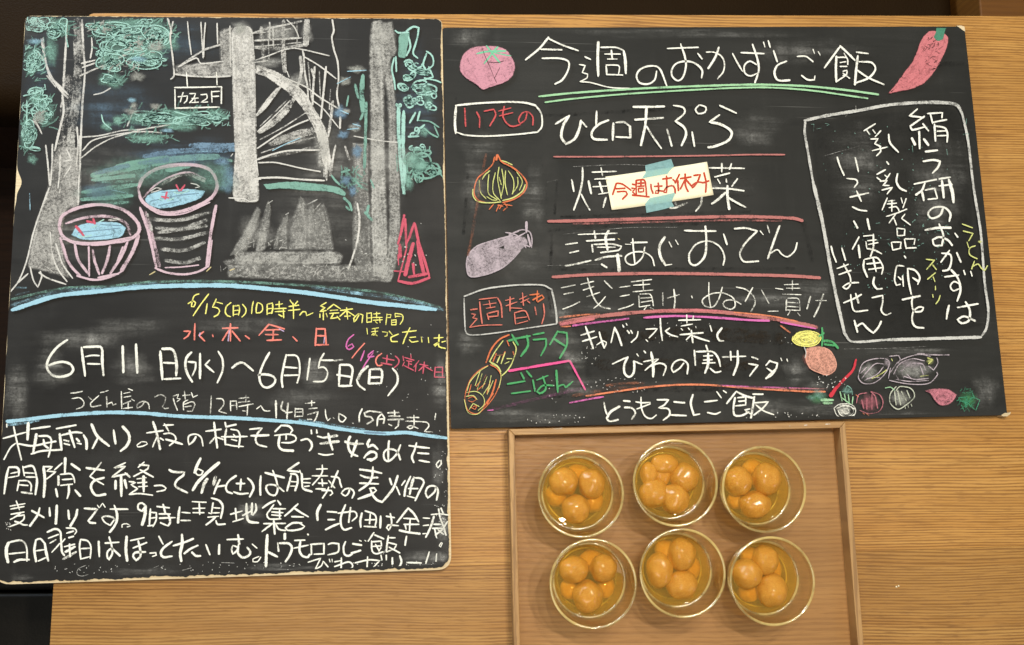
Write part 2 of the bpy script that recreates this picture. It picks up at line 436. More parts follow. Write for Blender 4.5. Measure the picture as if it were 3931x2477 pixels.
cr_ = at(2780, 850)
right = empty("chalkboard", (cr_.x, cr_.y, 0)); tag(right, "wide black-edged chalkboard on the right listing the weekly dishes, with vegetable drawings", "chalkboard")
o2 = outline(RQ, (10, 4, 8, 10))
prism("board_panel", [at(p[0], p[1], BZ)[:2] for p in o2], 0.0005, BZ - 0.0006, M_BLACKEDGE, right)
C1 = np.array([2780., 850.]); face2 = []
for i, p in enumerate(o2):
    a = o2[i - 1]; b = o2[(i + 1) % len(o2)]; t = b - a; t /= np.linalg.norm(t); nrm = np.array([t[1], -t[0]])
    if nrm.dot(C1 - p) < 0: nrm = -nrm
    face2.append(p + nrm * (1.4 + 0.8 * noise.noise(Vector((p[0] * 0.05, p[1] * 0.05, 2)))))
sheet("writing_surface", [at(q[0], q[1], BZ) for q in face2], BZ, M_BOARD_R, right)
c1 = prism("bare_corner", [at(x, y, BZ)[:2] for x, y in ((3672, 99.5), (3690, 99), (3702, 103), (3705, 122), (3696, 117), (3684, 108))], 0.001, BZ + 0.0003, M_PLY, right)
c2 = prism("bare_corner", [at(x, y, BZ)[:2] for x, y in ((3843, 1594), (3856, 1586), (3872, 1585), (3880, 1582), (3878, 1590), (3866, 1599), (3848, 1598))], 0.001, BZ + 0.0003, M_PLY, right)

# ------------------------------------------------------------------ chalk
SR = dict(wt=(252, 250, 240), gy=(216, 216, 210), tl=(146, 190, 176), mt=(184, 224, 214), pl=(194, 196, 188), bl=(180, 220, 234), db=(134, 164, 186),
          pk=(224, 202, 210), rd=(218, 110, 128), mg=(226, 130, 194), sl=(246, 156, 140), yl=(250, 246, 148), lv=(214, 196, 226), ch=(230, 218, 170),
          tp=(220, 166, 180), cg=(140, 214, 178), bk=(36, 35, 33), sw=(226, 225, 219), wb=(128, 176, 206), wk=(62, 54, 44), lg=(180, 222, 180), cr=(216, 136, 140), cd=(88, 150, 124), ir=(220, 106, 106),
          dr=(200, 134, 128), og=(236, 154, 114), br=(150, 104, 84), pu=(140, 94, 122), yg=(224, 228, 150), om=(230, 138, 94), mv=(204, 192, 198),
          sr=(228, 140, 122), gn=(98, 182, 120), hp=(242, 110, 170), ps=(234, 180, 158), rs=(218, 74, 86), ro=(196, 126, 136), pg=(212, 216, 198),
          bt=(214, 142, 154), dg=(78, 160, 124), mk=(208, 84, 58))
SR['or'] = SR.pop('om')
LC = {k: tuple(min(0.93, x * 0.98) for x in lin(v)) for k, v in SR.items()}

CLIP = [None]
def inb(x, y):
    """keep chalk on the board"""
    q = CLIP[0]
    if q is None: return x, y
    for _ in range(2):
        lx = q[0][0] + (q[3][0] - q[0][0]) * (y - q[0][1]) / (q[3][1] - q[0][1]) + 5; rx = q[1][0] + (q[2][0] - q[1][0]) * (y - q[1][1]) / (q[2][1] - q[1][1]) - 6
        x = min(max(x, lx), rx); t = (x - q[0][0]) / (q[1][0] - q[0][0])
        ty = q[0][1] + (q[1][1] - q[0][1]) * t + 6; by = q[3][1] + (q[2][1] - q[3][1]) * t - (20 if q is LQ else 8)
        y = min(max(y, ty), by)
    return x, y

class Chalk:
    def __init__(s): s.v = []; s.f = []; s.a = []; s.c = []; s.r = []
    def add(s, P, F, A, col, run=None):
        s.r += run if run else [p[0] * 3500 + p[1] * 900 for p in P]
        b = len(s.v); s.v += P; s.f += [tuple(i + b for i in f) for f in F]; s.a += A; s.c += [col] * len(P)
    def build(s, name, parent, mat=None):
        me = bpy.data.meshes.new(name); me.from_pydata(s.v, [], s.f)
        at1 = me.attributes.new('chalk', 'FLOAT_VECTOR', 'POINT'); at1.data.foreach_set('vector', np.array(s.a, 'f').ravel())
        at2 = me.attributes.new('tint', 'FLOAT_COLOR', 'POINT'); at2.data.foreach_set('color', np.array([(c[0], c[1], c[2], 1) for c in s.c], 'f').ravel())
        at3 = me.attributes.new('run', 'FLOAT', 'POINT'); at3.data.foreach_set('value', np.array(s.r, 'f'))
        me.update()
        return link(name, me, mat or M_CHALK, parent)

zc = [BZ + 0.00012]
def nextz():
    zc[0] += 0.0000012
    return zc[0]
rs = random.Random(11)

def stroke(ck, pts, w, d, col, z=None, taper=True, soft=0.42):
    """pts and width in photo pixels"""
    P = smooth_path(pts)
    if len(P) < 2: return
    if w >= 22 and soft < .5: soft = min(0.35, 9.0 / w)
    if len(pts) == 2:
        a, b = P; k = max(1, int(np.linalg.norm(b - a) / 12)); P = [a + (b - a) * i / k for i in range(k + 1)]
    z = z or nextz(); n = len(P); V = []; A = []; F = []; R = []
    ph = rs.random() * 50; t0 = rs.uniform(0.55, 0.95) if taper else 1.0; t1 = rs.uniform(0.7, 1.0) if taper else 1.0
    dd0 = rs.uniform(0.92, 1.08)
    acc = 0.0; tot = sum(np.linalg.norm(P[i + 1] - P[i]) for i in range(n - 1)) + 1e-6
    # small half-round caps
    t = (P[1] - P[0]); t /= np.linalg.norm(t) + 1e-9
    te = (P[-1] - P[-2]); te /= np.linalg.norm(te) + 1e-9
    P = [P[0] - t * w * 0.30] + P + [P[-1] + te * w * 0.30]; n += 2
    for i, p in enumerate(P):
        a = P[max(0, i - 1)]; b = P[min(n - 1, i + 1)]; tv = b - a; L = np.linalg.norm(tv) + 1e-9; tv = tv / L
        nv = np.array([-tv[1], tv[0]])
        if i: acc += np.linalg.norm(P[i] - P[i - 1])
        s = acc / tot
        ww = w * 0.5 * (1 + 0.10 * noise.noise(Vector((acc * 0.03, ph, 0))) * 2)
        e = min(1.0, (t0 + (1 - t0) * min(1, acc / (w * 1.6 + 1e-6)))); e2 = min(1.0, t1 + (1 - t1) * min(1, (tot - acc) / (w * 1.6 + 1e-6)))
        ww *= e * e2
        if i == 0 or i == n - 1: ww *= 0.55
        dn = d * dd0 * (1 + 0.5 * noise.noise(Vector((acc * 0.02, ph, 3))))
        if i == 0 or i == n - 1: dn *= 0.75
        l = p + nv * ww * 1.03; r = p - nv * ww * 1.03
        for q, u in ((l, -1), (p, 0), (r, 1)):
            g = at(*inb(q[0], q[1]), z); V.append((g.x, g.y, z)); A.append((u, dn, soft)); R.append(acc + ph * 200)
    for i in range(n - 1):
        F += [(i * 3, i * 3 + 1, i * 3 + 4, i * 3 + 3), (i * 3 + 1, i * 3 + 2, i * 3 + 5, i * 3 + 4)]
    ck.add(V, F, A, col, R)

def poly(ck, pts, d, col, inset=8.0, soft=0.7):
    P = smooth_path(pts, closed=True, step=12); z = nextz(); n = len(P)
    ar = sum(P[i][0] * P[(i + 1) % n][1] - P[(i + 1) % n][0] * P[i][1] for i in range(n))
    sg = 1 if ar > 0 else -1
    inn = []
    for i in range(n):
        tv = P[(i + 1) % n] - P[i - 1]; tv = tv / (np.linalg.norm(tv) + 1e-9)
        inn.append(P[i] + sg * np.array([-tv[1], tv[0]]) * inset)
        P[i] = P[i] - sg * np.array([-tv[1], tv[0]]) * inset * 0.3 * (1 + noise.noise(Vector((P[i][0] * .1, P[i][1] * .1, 0))))
    V = []; A = []; F = []
    for q, u in [(p, 1) for p in P] + [(p, 0) for p in inn]:
        g = at(*inb(q[0], q[1]), z); V.append((g.x, g.y, z)); A.append((u, d, min(soft, 0.52)))
    for i in range(n): F.append((i, (i + 1) % n, n + (i + 1) % n, n + i))
    tris = tessellate_polygon([[Vector((p[0], p[1], 0)) for p in inn]])
    for t in tris: F.append(tuple(n + k for k in t))
    ck.add(V, F, A, col)

def ell(ck, cx, cy, rx, ry, d, col, soft):
    z = nextz(); n = 28; sd = rs.random() * 99; V = []; A = []; F = []
    for u in (0.0, 0.5, 1.0):
        for k in range(n if u else 1):
            th = 2 * math.pi * k / n; r = 1 + 0.45 * noise.noise(Vector((math.cos(th) * 1.6, math.sin(th) * 1.6, sd)))
            g = at(*inb(cx + rx * u * r * math.cos(th), cy + ry * u * r * math.sin(th)), z); V.append((g.x, g.y, z)); A.append((u, d, soft))
    for k in range(n):
        k2 = (k + 1) % n
        F.append((0, 1 + k, 1 + k2)); F.append((1 + k, 1 + n + k, 1 + n + k2, 1 + k2))
    ck.add(V, F, A, col)

def run_strokes(text, parents):
    board = None; ck = None; part = None; T = (0, 0, 1.0); C = 'wt'; Wd = 20.0; D = 0.85
    def flush():
        if ck and ck.v:
            o = ck.build(part[0], parents[board], M_CHALK)
            if len(part) > 1: o['label'] = part[1]
            if part[0] in ('chalk_dust', 'chalk_haze', 'wiped_streaks', 'faint_green_scratches', 'vegetable_haze', 'pond_haze', 'foliage_drawing', 'ivy_drawing', 'ground_shading'): o['kind'] = 'stuff'
    for line in text.strip().splitlines():
        line = line.strip()
        if not line or line[0] == '#': continue
        h = line.split(None, 1)
        if h[0] == 'B': flush(); ck = None; board = h[1]; CLIP[0] = LQ if board == 'l' else RQ; KW = 0.95 if board == 'l' else 0.9; KD = 1.0 if board == 'l' else 0.95; continue
        if h[0] == 'P': flush(); ck = Chalk(); part = h[1].split('|'); continue
        if h[0] == 'T': T = tuple(float(x) for x in h[1].split()); continue
        if h[0] == 'C': C = h[1]; continue
        if h[0] == 'W': Wd = float(h[1]); continue
        if h[0] == 'D': D = float(h[1]); continue
        w, d, c, mode, md = Wd, D, C, 's', 0.5
        X = lambda tok: tuple((float(q) / T[2] + T[k]) for k, q in enumerate(tok.split(',')))
        for seg in line.split(';'):
            tk = seg.split(); i = 0; pts = []; nums = []
            while i < len(tk):
                t = tk[i]
                if re.fullmatch(r'w[\d.]+', t): w = float(t[1:])
                elif re.fullmatch(r'd[\d.]+', t): d = float(t[1:])
                elif t == 'c': i += 1; c = tk[i]
                elif t in ('e', 'o'): mode = t; i += 1; md = float(tk[i])
                elif t == 'O': mode = 'O'; i += 1; md = float(tk[i])
                elif t in ('*', '~'): mode = t
                elif ',' in t: pts.append(X(t))
                else: nums.append(float(t))
                i += 1
            if not pts: continue
            s = T[2]; col = LC[c]
            if mode == 's': stroke(ck, pts, w / s * KW, d * KD, col)
            elif mode == 'O': poly(ck, pts, md, col, 16 if md < .6 else 7)
            elif mode in 'eo': ell(ck, pts[0][0], pts[0][1], nums[0] / s, nums[1] / s, md, col, 0.95 if mode == 'o' else 0.8)
            elif mode == '*':
                (x, y), (rx, ry, n, ww) = pts[0], nums
                for _ in range(int(n)):
                    a = rs.uniform(0, 6.28); r = math.sqrt(rs.random()); qx = x + rx / s * r * math.cos(a); qy = y + ry / s * r * math.sin(a)
                    if ww / s <= 3.2 or ww <= 6.5:
                        L = rs.uniform(1, 4); a2 = rs.uniform(0, 3.14); k = rs.uniform(0.6, 1.3)
                        stroke(ck, [(qx, qy), (qx + L * math.cos(a2), qy + L * math.sin(a2))], ww / s * k, 0.9, col)
                    else:
                        L = rs.uniform(1.5, 5) * ww / s; a2 = rs.gauss(-0.6, 0.7); bnd = rs.uniform(-.5, .5)
                        p0 = (qx, qy); p1 = (qx + L * .5 * math.cos(a2), qy + L * .5 * math.sin(a2)); p2 = (p1[0] + L * .5 * math.cos(a2 + bnd), p1[1] + L * .5 * math.sin(a2 + bnd))
                        stroke(ck, [p0, p1, p2], ww / s * rs.uniform(.7, 1.5), rs.uniform(.3, .65), col, soft=0.7)
            elif mode == '~':
                (x, y), (rx, ry, n, ww) = pts[0], nums; P = []; m = int(n * 9); r0 = rs.uniform(0, 6.28); sd = rs.random() * 90
                for k in range(m + 1):
                    t = k / m; th = r0 + t * n * 6.28
                    cx = noise.noise(Vector((t * n * 0.9, sd, 0))) * 1.1 * rx; cy = noise.noise(Vector((t * n * 0.9, sd, 7))) * 1.1 * ry
                    q = 0.36 + 0.3 * noise.noise(Vector((t * n * 1.3, sd, 3)))
                    P.append((x + (cx + rx * q * math.cos(th) * 1.25) / s, y + (cy + ry * q * math.sin(th) * 1.1) / s))
                stroke(ck, P, ww / s, 0.72, col)
    flush()

STROKES = r"""
# B l/r board ; P part name|label ; T x0 y0 scale ; C colour ; W width ; D density ; lines of strokes ';' separated, optional "w.. d.. c.." prefix
B l
P tree_drawing|chalk drawing of a tree trunk with spreading branches and roots
T 0 0 2.334
C sw
c gy d.42 w92 690,165 700,500 680,900 640,1200 620,1450
d.3 w120 600,700 590,1000 560,1250 560,1480
d.7 w24 735,180 745,400 760,650 740,900 730,1100 715,1500
d.75 w26 600,180 590,400 572,700 560,860 ; 560,870 570,1000 530,1180 490,1350
d.8 w26 340,470 400,550 440,650 500,750 560,830 610,880 ; 370,350 395,480 420,600 450,690 530,770 610,850
d.7 w18 385,340 400,460 ; 420,680 500,780 ; 545,960 560,900 ; 290,1080 340,1130 375,1200 ; 300,1060 360,1160
d.85 w20 730,570 790,555 850,540 ; 740,605 850,565 ; 720,680 850,620 980,570 1080,510 1180,470
w18 820,340 825,430 810,520
d.75 w16 730,1230 900,1215 1100,1170 1270,1160 1450,1130 1590,1105 ; 740,1350 830,1260 1000,1215 1150,1190 1300,1180 1450,1190 ; 730,1415 850,1320 1000,1240 1150,1195 1250,1165 1440,1130 ; 1420,1115 1480,1055 ; 1140,1130 1190,1010
w14 840,850 920,830 990,790
d.8 w20 690,1140 700,1300 685,1480 ; 715,1220 715,1500
T 0 550 2.334
O 0.44 520,40 700,40 725,300 705,560 600,600 560,800 570,1000 620,1200 480,1170 250,1110 280,900 340,680 430,400 450,250
d.85 w18 440,400 380,560 300,800 240,1050 170,1230 95,1330 ; 270,1110 300,1230 340,1290 375,1190 360,1150 ; 350,1160 430,1210 590,1265 ; 450,800 470,1000 520,1130 600,1240 ; 500,900 560,1080 650,1210
d.8 w20 410,20 430,200 445,380 ; 470,10 465,200 450,380 ; 720,180 705,360 700,550 ; 540,100 535,250 520,400 ; 580,160 640,150 600,60 ; 250,1170 150,1260
w14 d.6 380,1080 470,1150 ; 530,450 560,330 640,200 ; 330,700 420,480
P chalk_haze|soft bluish haze of rubbed chalk
T 0 0 1
C db
o .16 160,250 90 200 ; 420,420 260 140 ; 600,160 260 110 ; 1600,400 120 260 ; 700,600 260 100
c gy o .12 1300,700 260 300 ; 300,900 200 120 ; 1500,950 160 160 ; 300,1300 250 60
P foliage_drawing|green chalk foliage around the drawn tree
T 0 0 2.334
C tl
e 0.62 330,200 110 75 ; 520,240 120 110 ; 460,470 75 160 ; 310,560 100 160 ; 400,1010 100 150 ; 250,1200 95 180 ; 290,1430 62 52 ; 330,880 90 110
e 0.62 930,250 170 80 ; 1150,350 290 140 ; 1420,300 150 130 ; 980,520 150 110 ; 1300,500 200 130 ; 1000,720 165 85 ; 1520,390 95 90 ; 1150,210 250 60
e 0.69 1300,1060 220 80 ; 1650,1050 240 85 ; 1930,1040 110 85 ; 1300,1240 220 60 ; 1055,1080 60 60 ; 1640,1130 200 60 ; 960,1130 70 60
* 500,260 150 120 40 16 ; 300,560 110 200 40 14 ; 400,1000 110 160 40 16 ; 230,1200 90 200 30 14
* 1150,330 380 180 110 16 ; 1420,300 160 140 50 16 ; 1020,620 170 150 50 15 ; 1320,520 200 120 50 14
* 1350,1080 300 120 70 16 ; 1750,1060 260 110 70 16 ; 1320,1240 240 60 30 16
C mt
~ 330,220 120 90 9 13 ; 510,260 110 90 8 12 ; 300,560 100 120 9 12 ; 400,1010 110 130 9 12 ; 260,1180 90 140 8 12 ; 1000,260 220 80 12 13 ; 1180,380 260 110 16 13 ; 1400,330 150 120 11 13 ; 1000,560 150 90 9 12 ; 1320,540 180 80 9 12 ; 1400,1060 260 70 10 12 ; 1750,1070 200 70 10 12 ; 1940,1060 90 70 6 13 ; 1000,720 120 50 6 12
~ 340,210 70 60 3 13 ; 1280,200 90 50 3 12 ; 1180,380 130 60 5 16 ; 330,830 100 70 4 16 ; 260,980 90 60 3 13 ; 900,480 90 70 4 14 ; 230,1130 60 60 2 12 ; 330,1340 80 30 2 11 ; 440,900 50 60 2 12
* 1150,380 300 160 40 12 ; 320,900 130 120 25 12 ; 260,520 60 120 20 12 ; 1980,1080 80 80 20 12 ; 300,1000 120 100 15 10
w16 d.7 910,1030 930,1100 1000,1160 ; 210,860 300,840 410,800 400,760 ; 600,190 590,300 610,420 ; 1560,1000 1700,1040 ; 240,900 240,1120
C pl
e 0.50 1200,950 50 40 ; 1180,1000 80 40 ; 1390,950 60 40 ; 350,1050 60 70 ; 1230,690 80 50 ; 1400,420 120 50
* 900,250 150 60 20 14 ; 1250,400 200 100 30 14 ; 350,1060 60 60 12 14 ; 1060,600 200 60 20 12
C bl
e 0.44 1500,1170 80 25 ; 320,370 80 40 ; 1250,530 120 30 ; 1180,900 60 30
P pond_drawing|teal and blue chalk shading behind the drawn pots
T 0 550 2.334
C tl
d.7 w72 830,290 1200,215 1600,140 1950,120 ; 1050,210 1500,130 ; 1500,240 1700,200
d.65 w52 740,440 1000,400 1240,370 ; 730,505 950,490 1180,470 ; 830,330 1200,290
d.5 w34 740,560 1000,540 1150,530 ; 1850,100 2080,160 ; 900,350 1180,340
C db
d.6 w60 1290,120 1600,70 2100,60 ; 1700,20 2110,20 ; 1250,180 1500,150 ; 850,270 1150,200
e 0.62 2040,260 90 90 ; 2030,380 90 70 ; 2000,170 90 60 ; 2060,330 100 130
C bl
d.5 w12 1000,420 1100,440 1180,465 ; 1750,120 1740,170 ; 1500,90 1900,70 ; 265,450 270,600
d.35 w40 1250,300 1350,200
P stair_drawing|chalk drawing of a spiral staircase and balcony rail
T 0 0 2.334
C sw
d.8 w20 1550,195 1525,330 1545,500 1560,680 1530,710 ; 1500,150 1540,300
w16 1680,195 1695,350 1715,490 ; 1800,200 1808,330 1820,520 ; 1840,205 1828,360 1825,510 ; 1945,210 1950,390 ; 2060,235 2065,600
d.6 w22 1600,600 1700,530 1830,450 1975,400 ; 1840,440 1990,400
O 0.45 1570,590 1900,560 2100,600 2100,680 1900,690 1590,670
O 0.45 1970,290 2080,250 2110,600 1980,590
d.85 w20 1565,665 1700,682 1900,690 2065,682
w16 1600,600 1760,520 1800,570 2000,550
O 0.65 2080,270 2180,230 2260,270 2290,700 2290,1200 2310,1517 2110,1517 2085,900 2080,600
d.4 w20 2105,300 2120,800 2130,1450 ; 2160,250 2165,900 2170,1500 ; 2200,600 2210,1000 ; 2260,300 2280,700 2300,1500 ; 2230,300 2235,800
w13 d.8 2110,1350 2140,1330 2185,1325 ; 2070,1400 2085,1380
T 0 550 2.334
O 0.65 2110,20 2290,20 2320,500 2220,530 2090,490
w14 d.8 2050,490 2200,500 2230,520 2310,510 ; 2290,100 2315,290
w20 d.5 2150,40 2160,480 ; 2230,40 2240,500
w26 d.9 2280,320 2334,320
T 900 0 2.333
d.6 w24 160,300 300,255 450,225 600,190 ; 180,365 420,350 600,340
d.45 w44 180,425 400,435 650,400
d.5 w50 240,250 250,400 265,545
d.6 w22 315,200 315,345 ; 345,240 350,430
d.5 w56 440,190 435,400 450,640
d.55 w72 650,175 640,400
d.8 w15 470,180 540,250 575,330 ; 190,540 330,490 450,445 560,435 850,500 ; 470,640 490,690
d.85 w20 875,170 890,280 872,330 890,440 925,560 932,720 918,850 945,990
w17 625,510 760,590 910,705 ; 270,620 480,710 640,780 760,870 950,985
w14 d.7 700,900 800,980 930,1140 ; 180,560 300,545
d.6 w104 200,620 330,670 480,770 600,890 700,1030 780,1200 820,1400 840,1517
d.6 w34 260,620 440,700 620,840 740,1060
d.6 w40 590,510 600,640 560,790
d.65 w22 620,480 630,650 655,780 660,920 ; 610,450 625,520
d.7 w26 720,600 705,800 700,940 ; 690,620 715,700 ; 820,600 800,800 775,1060
d.6 w34 880,910 865,1050 840,1220
d.7 w26 950,1000 945,1150
d.65 w42 200,1030 270,960 340,870 410,780
w14 d.8 195,1030 290,900 390,790
d.6 w70 230,1180 360,1090 460,990 530,890
d.75 w16 205,1180 360,1040 500,900
d.85 w18 205,1330 400,1200 550,1120 660,1075
d.52 w90 330,1290 500,1225 700,1170
d.75 w20 210,1425 350,1380 500,1350 760,1345
d.4 w40 250,1410 500,1370 760,1310
d.4 w70 780,1300 790,1480
T 900 550 2.333
d.85 w16 215,175 350,172 450,190 600,225 770,255
w22 215,312 400,308 600,325 805,335
d.5 w60 800,0 820,150 815,290
d.6 w26 905,20 880,150 860,290 ; 820,150 825,330
w14 205,150 450,70 760,60
d.6 w28 990,30 1030,150
d.45 w50 775,60 760,200
T 900 0 2.333
C gy
e .35 300,560 150 60 ; 500,1250 200 60 ; 560,720 120 80 ; 780,1300 80 200 ; 60,260 110 90 ; 400,300 200 110 ; 650,300 60 120
w14 d.5 c sw 230,1250 420,1150 640,1010 ; 240,1370 450,1300 720,1230 ; 180,420 600,380 ; 200,300 500,260 ; 560,200 560,420 ; 300,230 310,540 ; 660,560 690,900 ; 760,640 770,900 ; 860,800 850,980 ; 560,840 660,1000 760,1240 ; 420,690 560,780 680,960 ; 210,990 380,790 ; 230,1130 470,900
P trunk_shading|broad vertical grey chalk bands of two tree trunks
T 900 0 2.333
C gy
O 0.52 1235,200 1320,175 1345,500 1340,900 1350,1517 1215,1517 1220,900 1210,500
O 0.44 1330,200 1415,195 1450,470 1400,540 1440,900 1460,1517 1385,1517 1370,900 1320,560
e 0.38 1350,300 120 130
w13 d.7 c sw 1070,1220 1180,1240 1340,1265 1500,1280
T 900 550 2.333
O 0.52 1225,0 1340,0 1360,500 1360,1180 1235,1200 1225,600
O 0.44 1385,0 1460,0 1480,400 1475,900 1400,1235 1310,1235 1380,900
O 0.34 1070,400 1200,400 1220,700 1230,1110 1100,1110 1060,900
O 0.39 1060,0 1200,0 1200,420 1080,420
d.7 w24 c sw 1100,540 1120,680 1105,850 1065,1000 1020,1125
P ground_shading|soft grey chalk grass and ground below the stairs
C gy
O 0.47 0,975 900,970 970,1010 940,1080 0,1085
O 0.34 -60,1090 900,1090 1400,1100 1395,1235 900,1240 -60,1200
O 0.39 200,570 220,640 110,960 0,980 60,850 140,690
O 0.42 300,520 325,600 270,960 190,970 230,750
O 0.34 470,640 470,950 350,950 390,770
O 0.39 590,480 640,560 655,950 490,950 520,700
O 0.31 700,540 740,700 740,950 650,940 650,620
O 0.34 800,540 840,650 890,960 740,950 725,620
e .22 200,800 220 180 ; 600,780 260 260 ; 450,1060 420 70
w14 d.5 650,550 740,505 ; 725,590 770,540 ; 460,640 485,625 ; 300,540 340,515
* 500,1150 800 60 60 10 ; 450,900 400 60 40 10
c sw * 450,1170 500 60 16 10
T 0 550 2.334
O 0.33 2000,1060 2334,960 2334,1130 2050,1110
O 0.33 2310,570 2334,600 2280,800 2150,980 2060,1010 2150,850
C ch
w14 d.7 1340,1180 1390,1150 ; 1850,1150 1890,1110 ; 2060,1140 2100,1125
P ivy_drawing|mint and teal chalk ivy along the right side of the drawing
T 900 0 2.333
C tl
d.7 w58 1150,680 1140,850 1150,1000
d.7 w36 1180,920 1175,1150 1165,1500 ; 1080,760 1110,880 ; 1150,1020 1130,1070
w20 1020,860 1005,950
O 0.95 1480,310 1570,300 1550,420 1530,520 1470,510 1470,420
e 0.62 1720,820 70 100 ; 1600,1450 130 70 ; 1740,930 50 80 ; 1700,1180 60 60
w18 d.8 1650,1080 1750,1090 1830,1140 ; 1700,1150 1760,1200 1820,1230 ; 1790,1130 1830,1220
C mt
w22 d.8 1540,280 1600,240 1650,250 1640,330 1620,400 1600,480 1640,520 ; 1440,275 1470,295 1560,290 ; 1560,330 1575,420 1540,500
w20 1720,460 1770,500 1780,580 1720,630 1690,580 1720,480 ; 1430,520 1410,620 1430,720 1440,800 ; 1445,510 1450,640
~ 1560,560 80 70 2 20 ; 1560,680 90 60 3 22 ; 1640,600 80 50 2 20 ; 1530,770 80 60 2 22 ; 1570,920 90 90 4 24 ; 1750,960 70 80 2 18 ; 1660,780 120 70 3 20 ; 1700,650 90 60 3 20 ; 1780,830 60 60 2 18 ; 1470,970 35 60 2 18 ; 1650,900 90 60 2 18
w20 1700,700 1800,720 1850,740 ; 1740,600 1780,690 1650,730
d.75 w46 1470,950 1470,1200 1480,1290 ; 1515,1000 1510,1290
w26 1660,1000 1640,1080 ; 1620,1010 1570,1100 ; 1700,1120 1600,1200 ; 1560,1225 1650,1220
~ 1610,1190 60 50 2 18 ; 1580,1330 80 40 2 18 ; 1700,1330 50 40 2 16
T 900 550 2.333
d.75 w40 1475,0 1490,200 1520,450 ; 1510,20 1530,350
C tl
~ 1640,110 110 90 4 24 ; 1700,200 130 110 4 24 ; 1600,250 70 120 3 22 ; 1660,320 60 80 2 20 ; 1790,250 80 50 3 20
e 0.75 1600,150 90 110 ; 1560,350 50 100 ; 1660,200 90 80
w16 d.8 1830,260 1875,310 ; 1750,30 1745,70 ; 1450,100 1460,250 ; 1500,370 1500,400
O 0.91 c tl 260,370 500,345 750,365 930,395 1000,450 990,475 850,435 600,420 430,405 290,410
d.7 w34 980,490 1030,540 1050,600 ; 1000,570 1030,600 ; 1200,560 1190,640 1235,690 ; 1170,620 1200,650
w26 870,290 900,330 940,370 ; 960,260 1030,240 ; 1070,320 1140,400 ; 1220,330 1250,400
w30 d.6 1170,0 1160,270
* 1050,330 120 80 30 18
C db
e 0.75 950,-275 78 70
e 0.75 970,-75 70 52
e 0.69 1090,-150 50 45 ; 1100,70 55 80 ; 1000,330 70 60 ; 1060,430 50 70
C pl
T 900 0 2.333
e 0.62 1100,620 90 50 ; 990,725 70 50 ; 1080,1140 60 50 ; 1000,1000 50 30 ; 50,255 70 60
w10 d.8 c bl 1010,640 1180,630 ; 920,750 1040,690 ; 950,990 1020,1020 ; 1060,1110 1130,1130 ; 1010,1160 1110,1150 ; 340,1350 460,1290 590,1235
P cone_drawing|red chalk cones at the foot of the drawn trunk
T 900 550 2.333
C rd
w30 d.85 1520,645 1495,790 1465,900 ; 1530,680 1540,940 ; 1610,715 1560,860 1545,890
w46 1480,910 1485,1020 ; 1600,900 1560,1050 1530,1180 ; 1640,880 1680,1100 1700,1180
w30 1615,720 1650,880 1700,1040 1745,1190
w18 1465,1000 1470,1090 ; 1430,1145 1530,1150 ; 1540,950 1500,1100 1465,1235
w34 1470,1235 1600,1255 1745,1205 ; 1600,1080 1610,1180 ; 1560,1200 1720,1170
P pot_drawing|pink chalk drawing of the tall flower pot filled with blue water
T 0 550 2.334
C bl
O 0.78 1300,500 1350,450 1500,420 1700,410 1840,430 1800,490 1600,560 1430,585 1330,550
C pk
d.8 w40 1240,400 1290,300 1450,215 1700,192 1880,240 1945,370 1900,480 1750,570 1550,625 1390,600 1275,520 1240,420
d.6 w22 1280,490 1400,370 1550,290 1700,262 1840,320 ; 1250,340 1400,240 1600,200 ; 1960,380 1900,500
d.75 w36 1255,580 1330,800 1400,1110 ; 1935,560 1890,800 1850,1110
d.5 w44 1300,620 1370,850 1430,1100
d.8 w26 1390,1120 1500,1160 1650,1175 1780,1150 1870,1100
w16 d.9 1480,1115 1620,1110 1780,1092 ; 1900,870 1870,1110 ; 1340,590 1450,640 1650,630 1880,530
C gy
d.42 w46 1330,680 1600,690 1880,620 ; 1400,760 1600,770 1850,690 ; 1390,850 1600,860 1860,800 ; 1450,950 1650,960 1830,890 ; 1480,1050 1650,1070 1790,1030 ; 1420,800 1850,740 ; 1320,640 1360,780
d.4 w40 1450,370 1600,290 1700,280 1830,340
c db w12 d.6 1350,520 1600,470 1780,450 ; 1420,560 1600,520 ; 1450,440 1700,430
C rd
w24 1580,375 1605,425 ; 1655,375 1620,425 ; 1495,440 1480,500 ; 1450,480 1510,490
C mt
w13 1560,440 1600,450 1650,440 1690,425 ; 1425,500 1460,510 ; 1500,520 1560,490
C sw
w10 1350,430 1400,400 1450,410 1400,430 1355,440 ; 1710,360 1760,370 1790,390 1750,400
P pot_drawing|pink chalk drawing of the low round flower pot
C bl
O 0.85 640,820 700,740 850,710 1050,710 1130,760 1080,840 900,865 720,860
C pk
d.8 w40 530,740 560,650 700,580 900,550 1100,595 1225,700 1245,790 1160,860 1000,890 850,905 650,885 560,830 532,760
d.55 w34 590,720 750,670 950,655 1120,710 1170,820
d.75 w30 540,850 600,1040 700,1180 ; 560,900 620,1080 720,1190
d.8 w46 1240,830 1190,970 1090,1140
w26 690,1190 850,1225 1000,1195 1090,1150 ; 880,1205 1060,1170
d.7 w34 670,900 700,1040 790,1170 ; 830,960 850,1060 890,1175 ; 985,925 960,1050 915,1165 ; 1140,890 1090,1010 990,1165
w24 795,930 800,1190 ; 1100,930 1050,1060
w14 d.9 560,860 750,890 950,880 1180,840
c db w12 d.6 700,800 900,780 1080,760 ; 760,850 1000,820 ; 900,730 1090,740
C rd
w30 780,700 850,715 ; 835,680 850,720 ; 680,745 720,790 750,830
C mt
w13 820,755 870,740 ; 880,710 930,685 ; 700,830 760,840 820,825
C sw
w10 970,690 1030,675 1080,680 1030,690 985,695
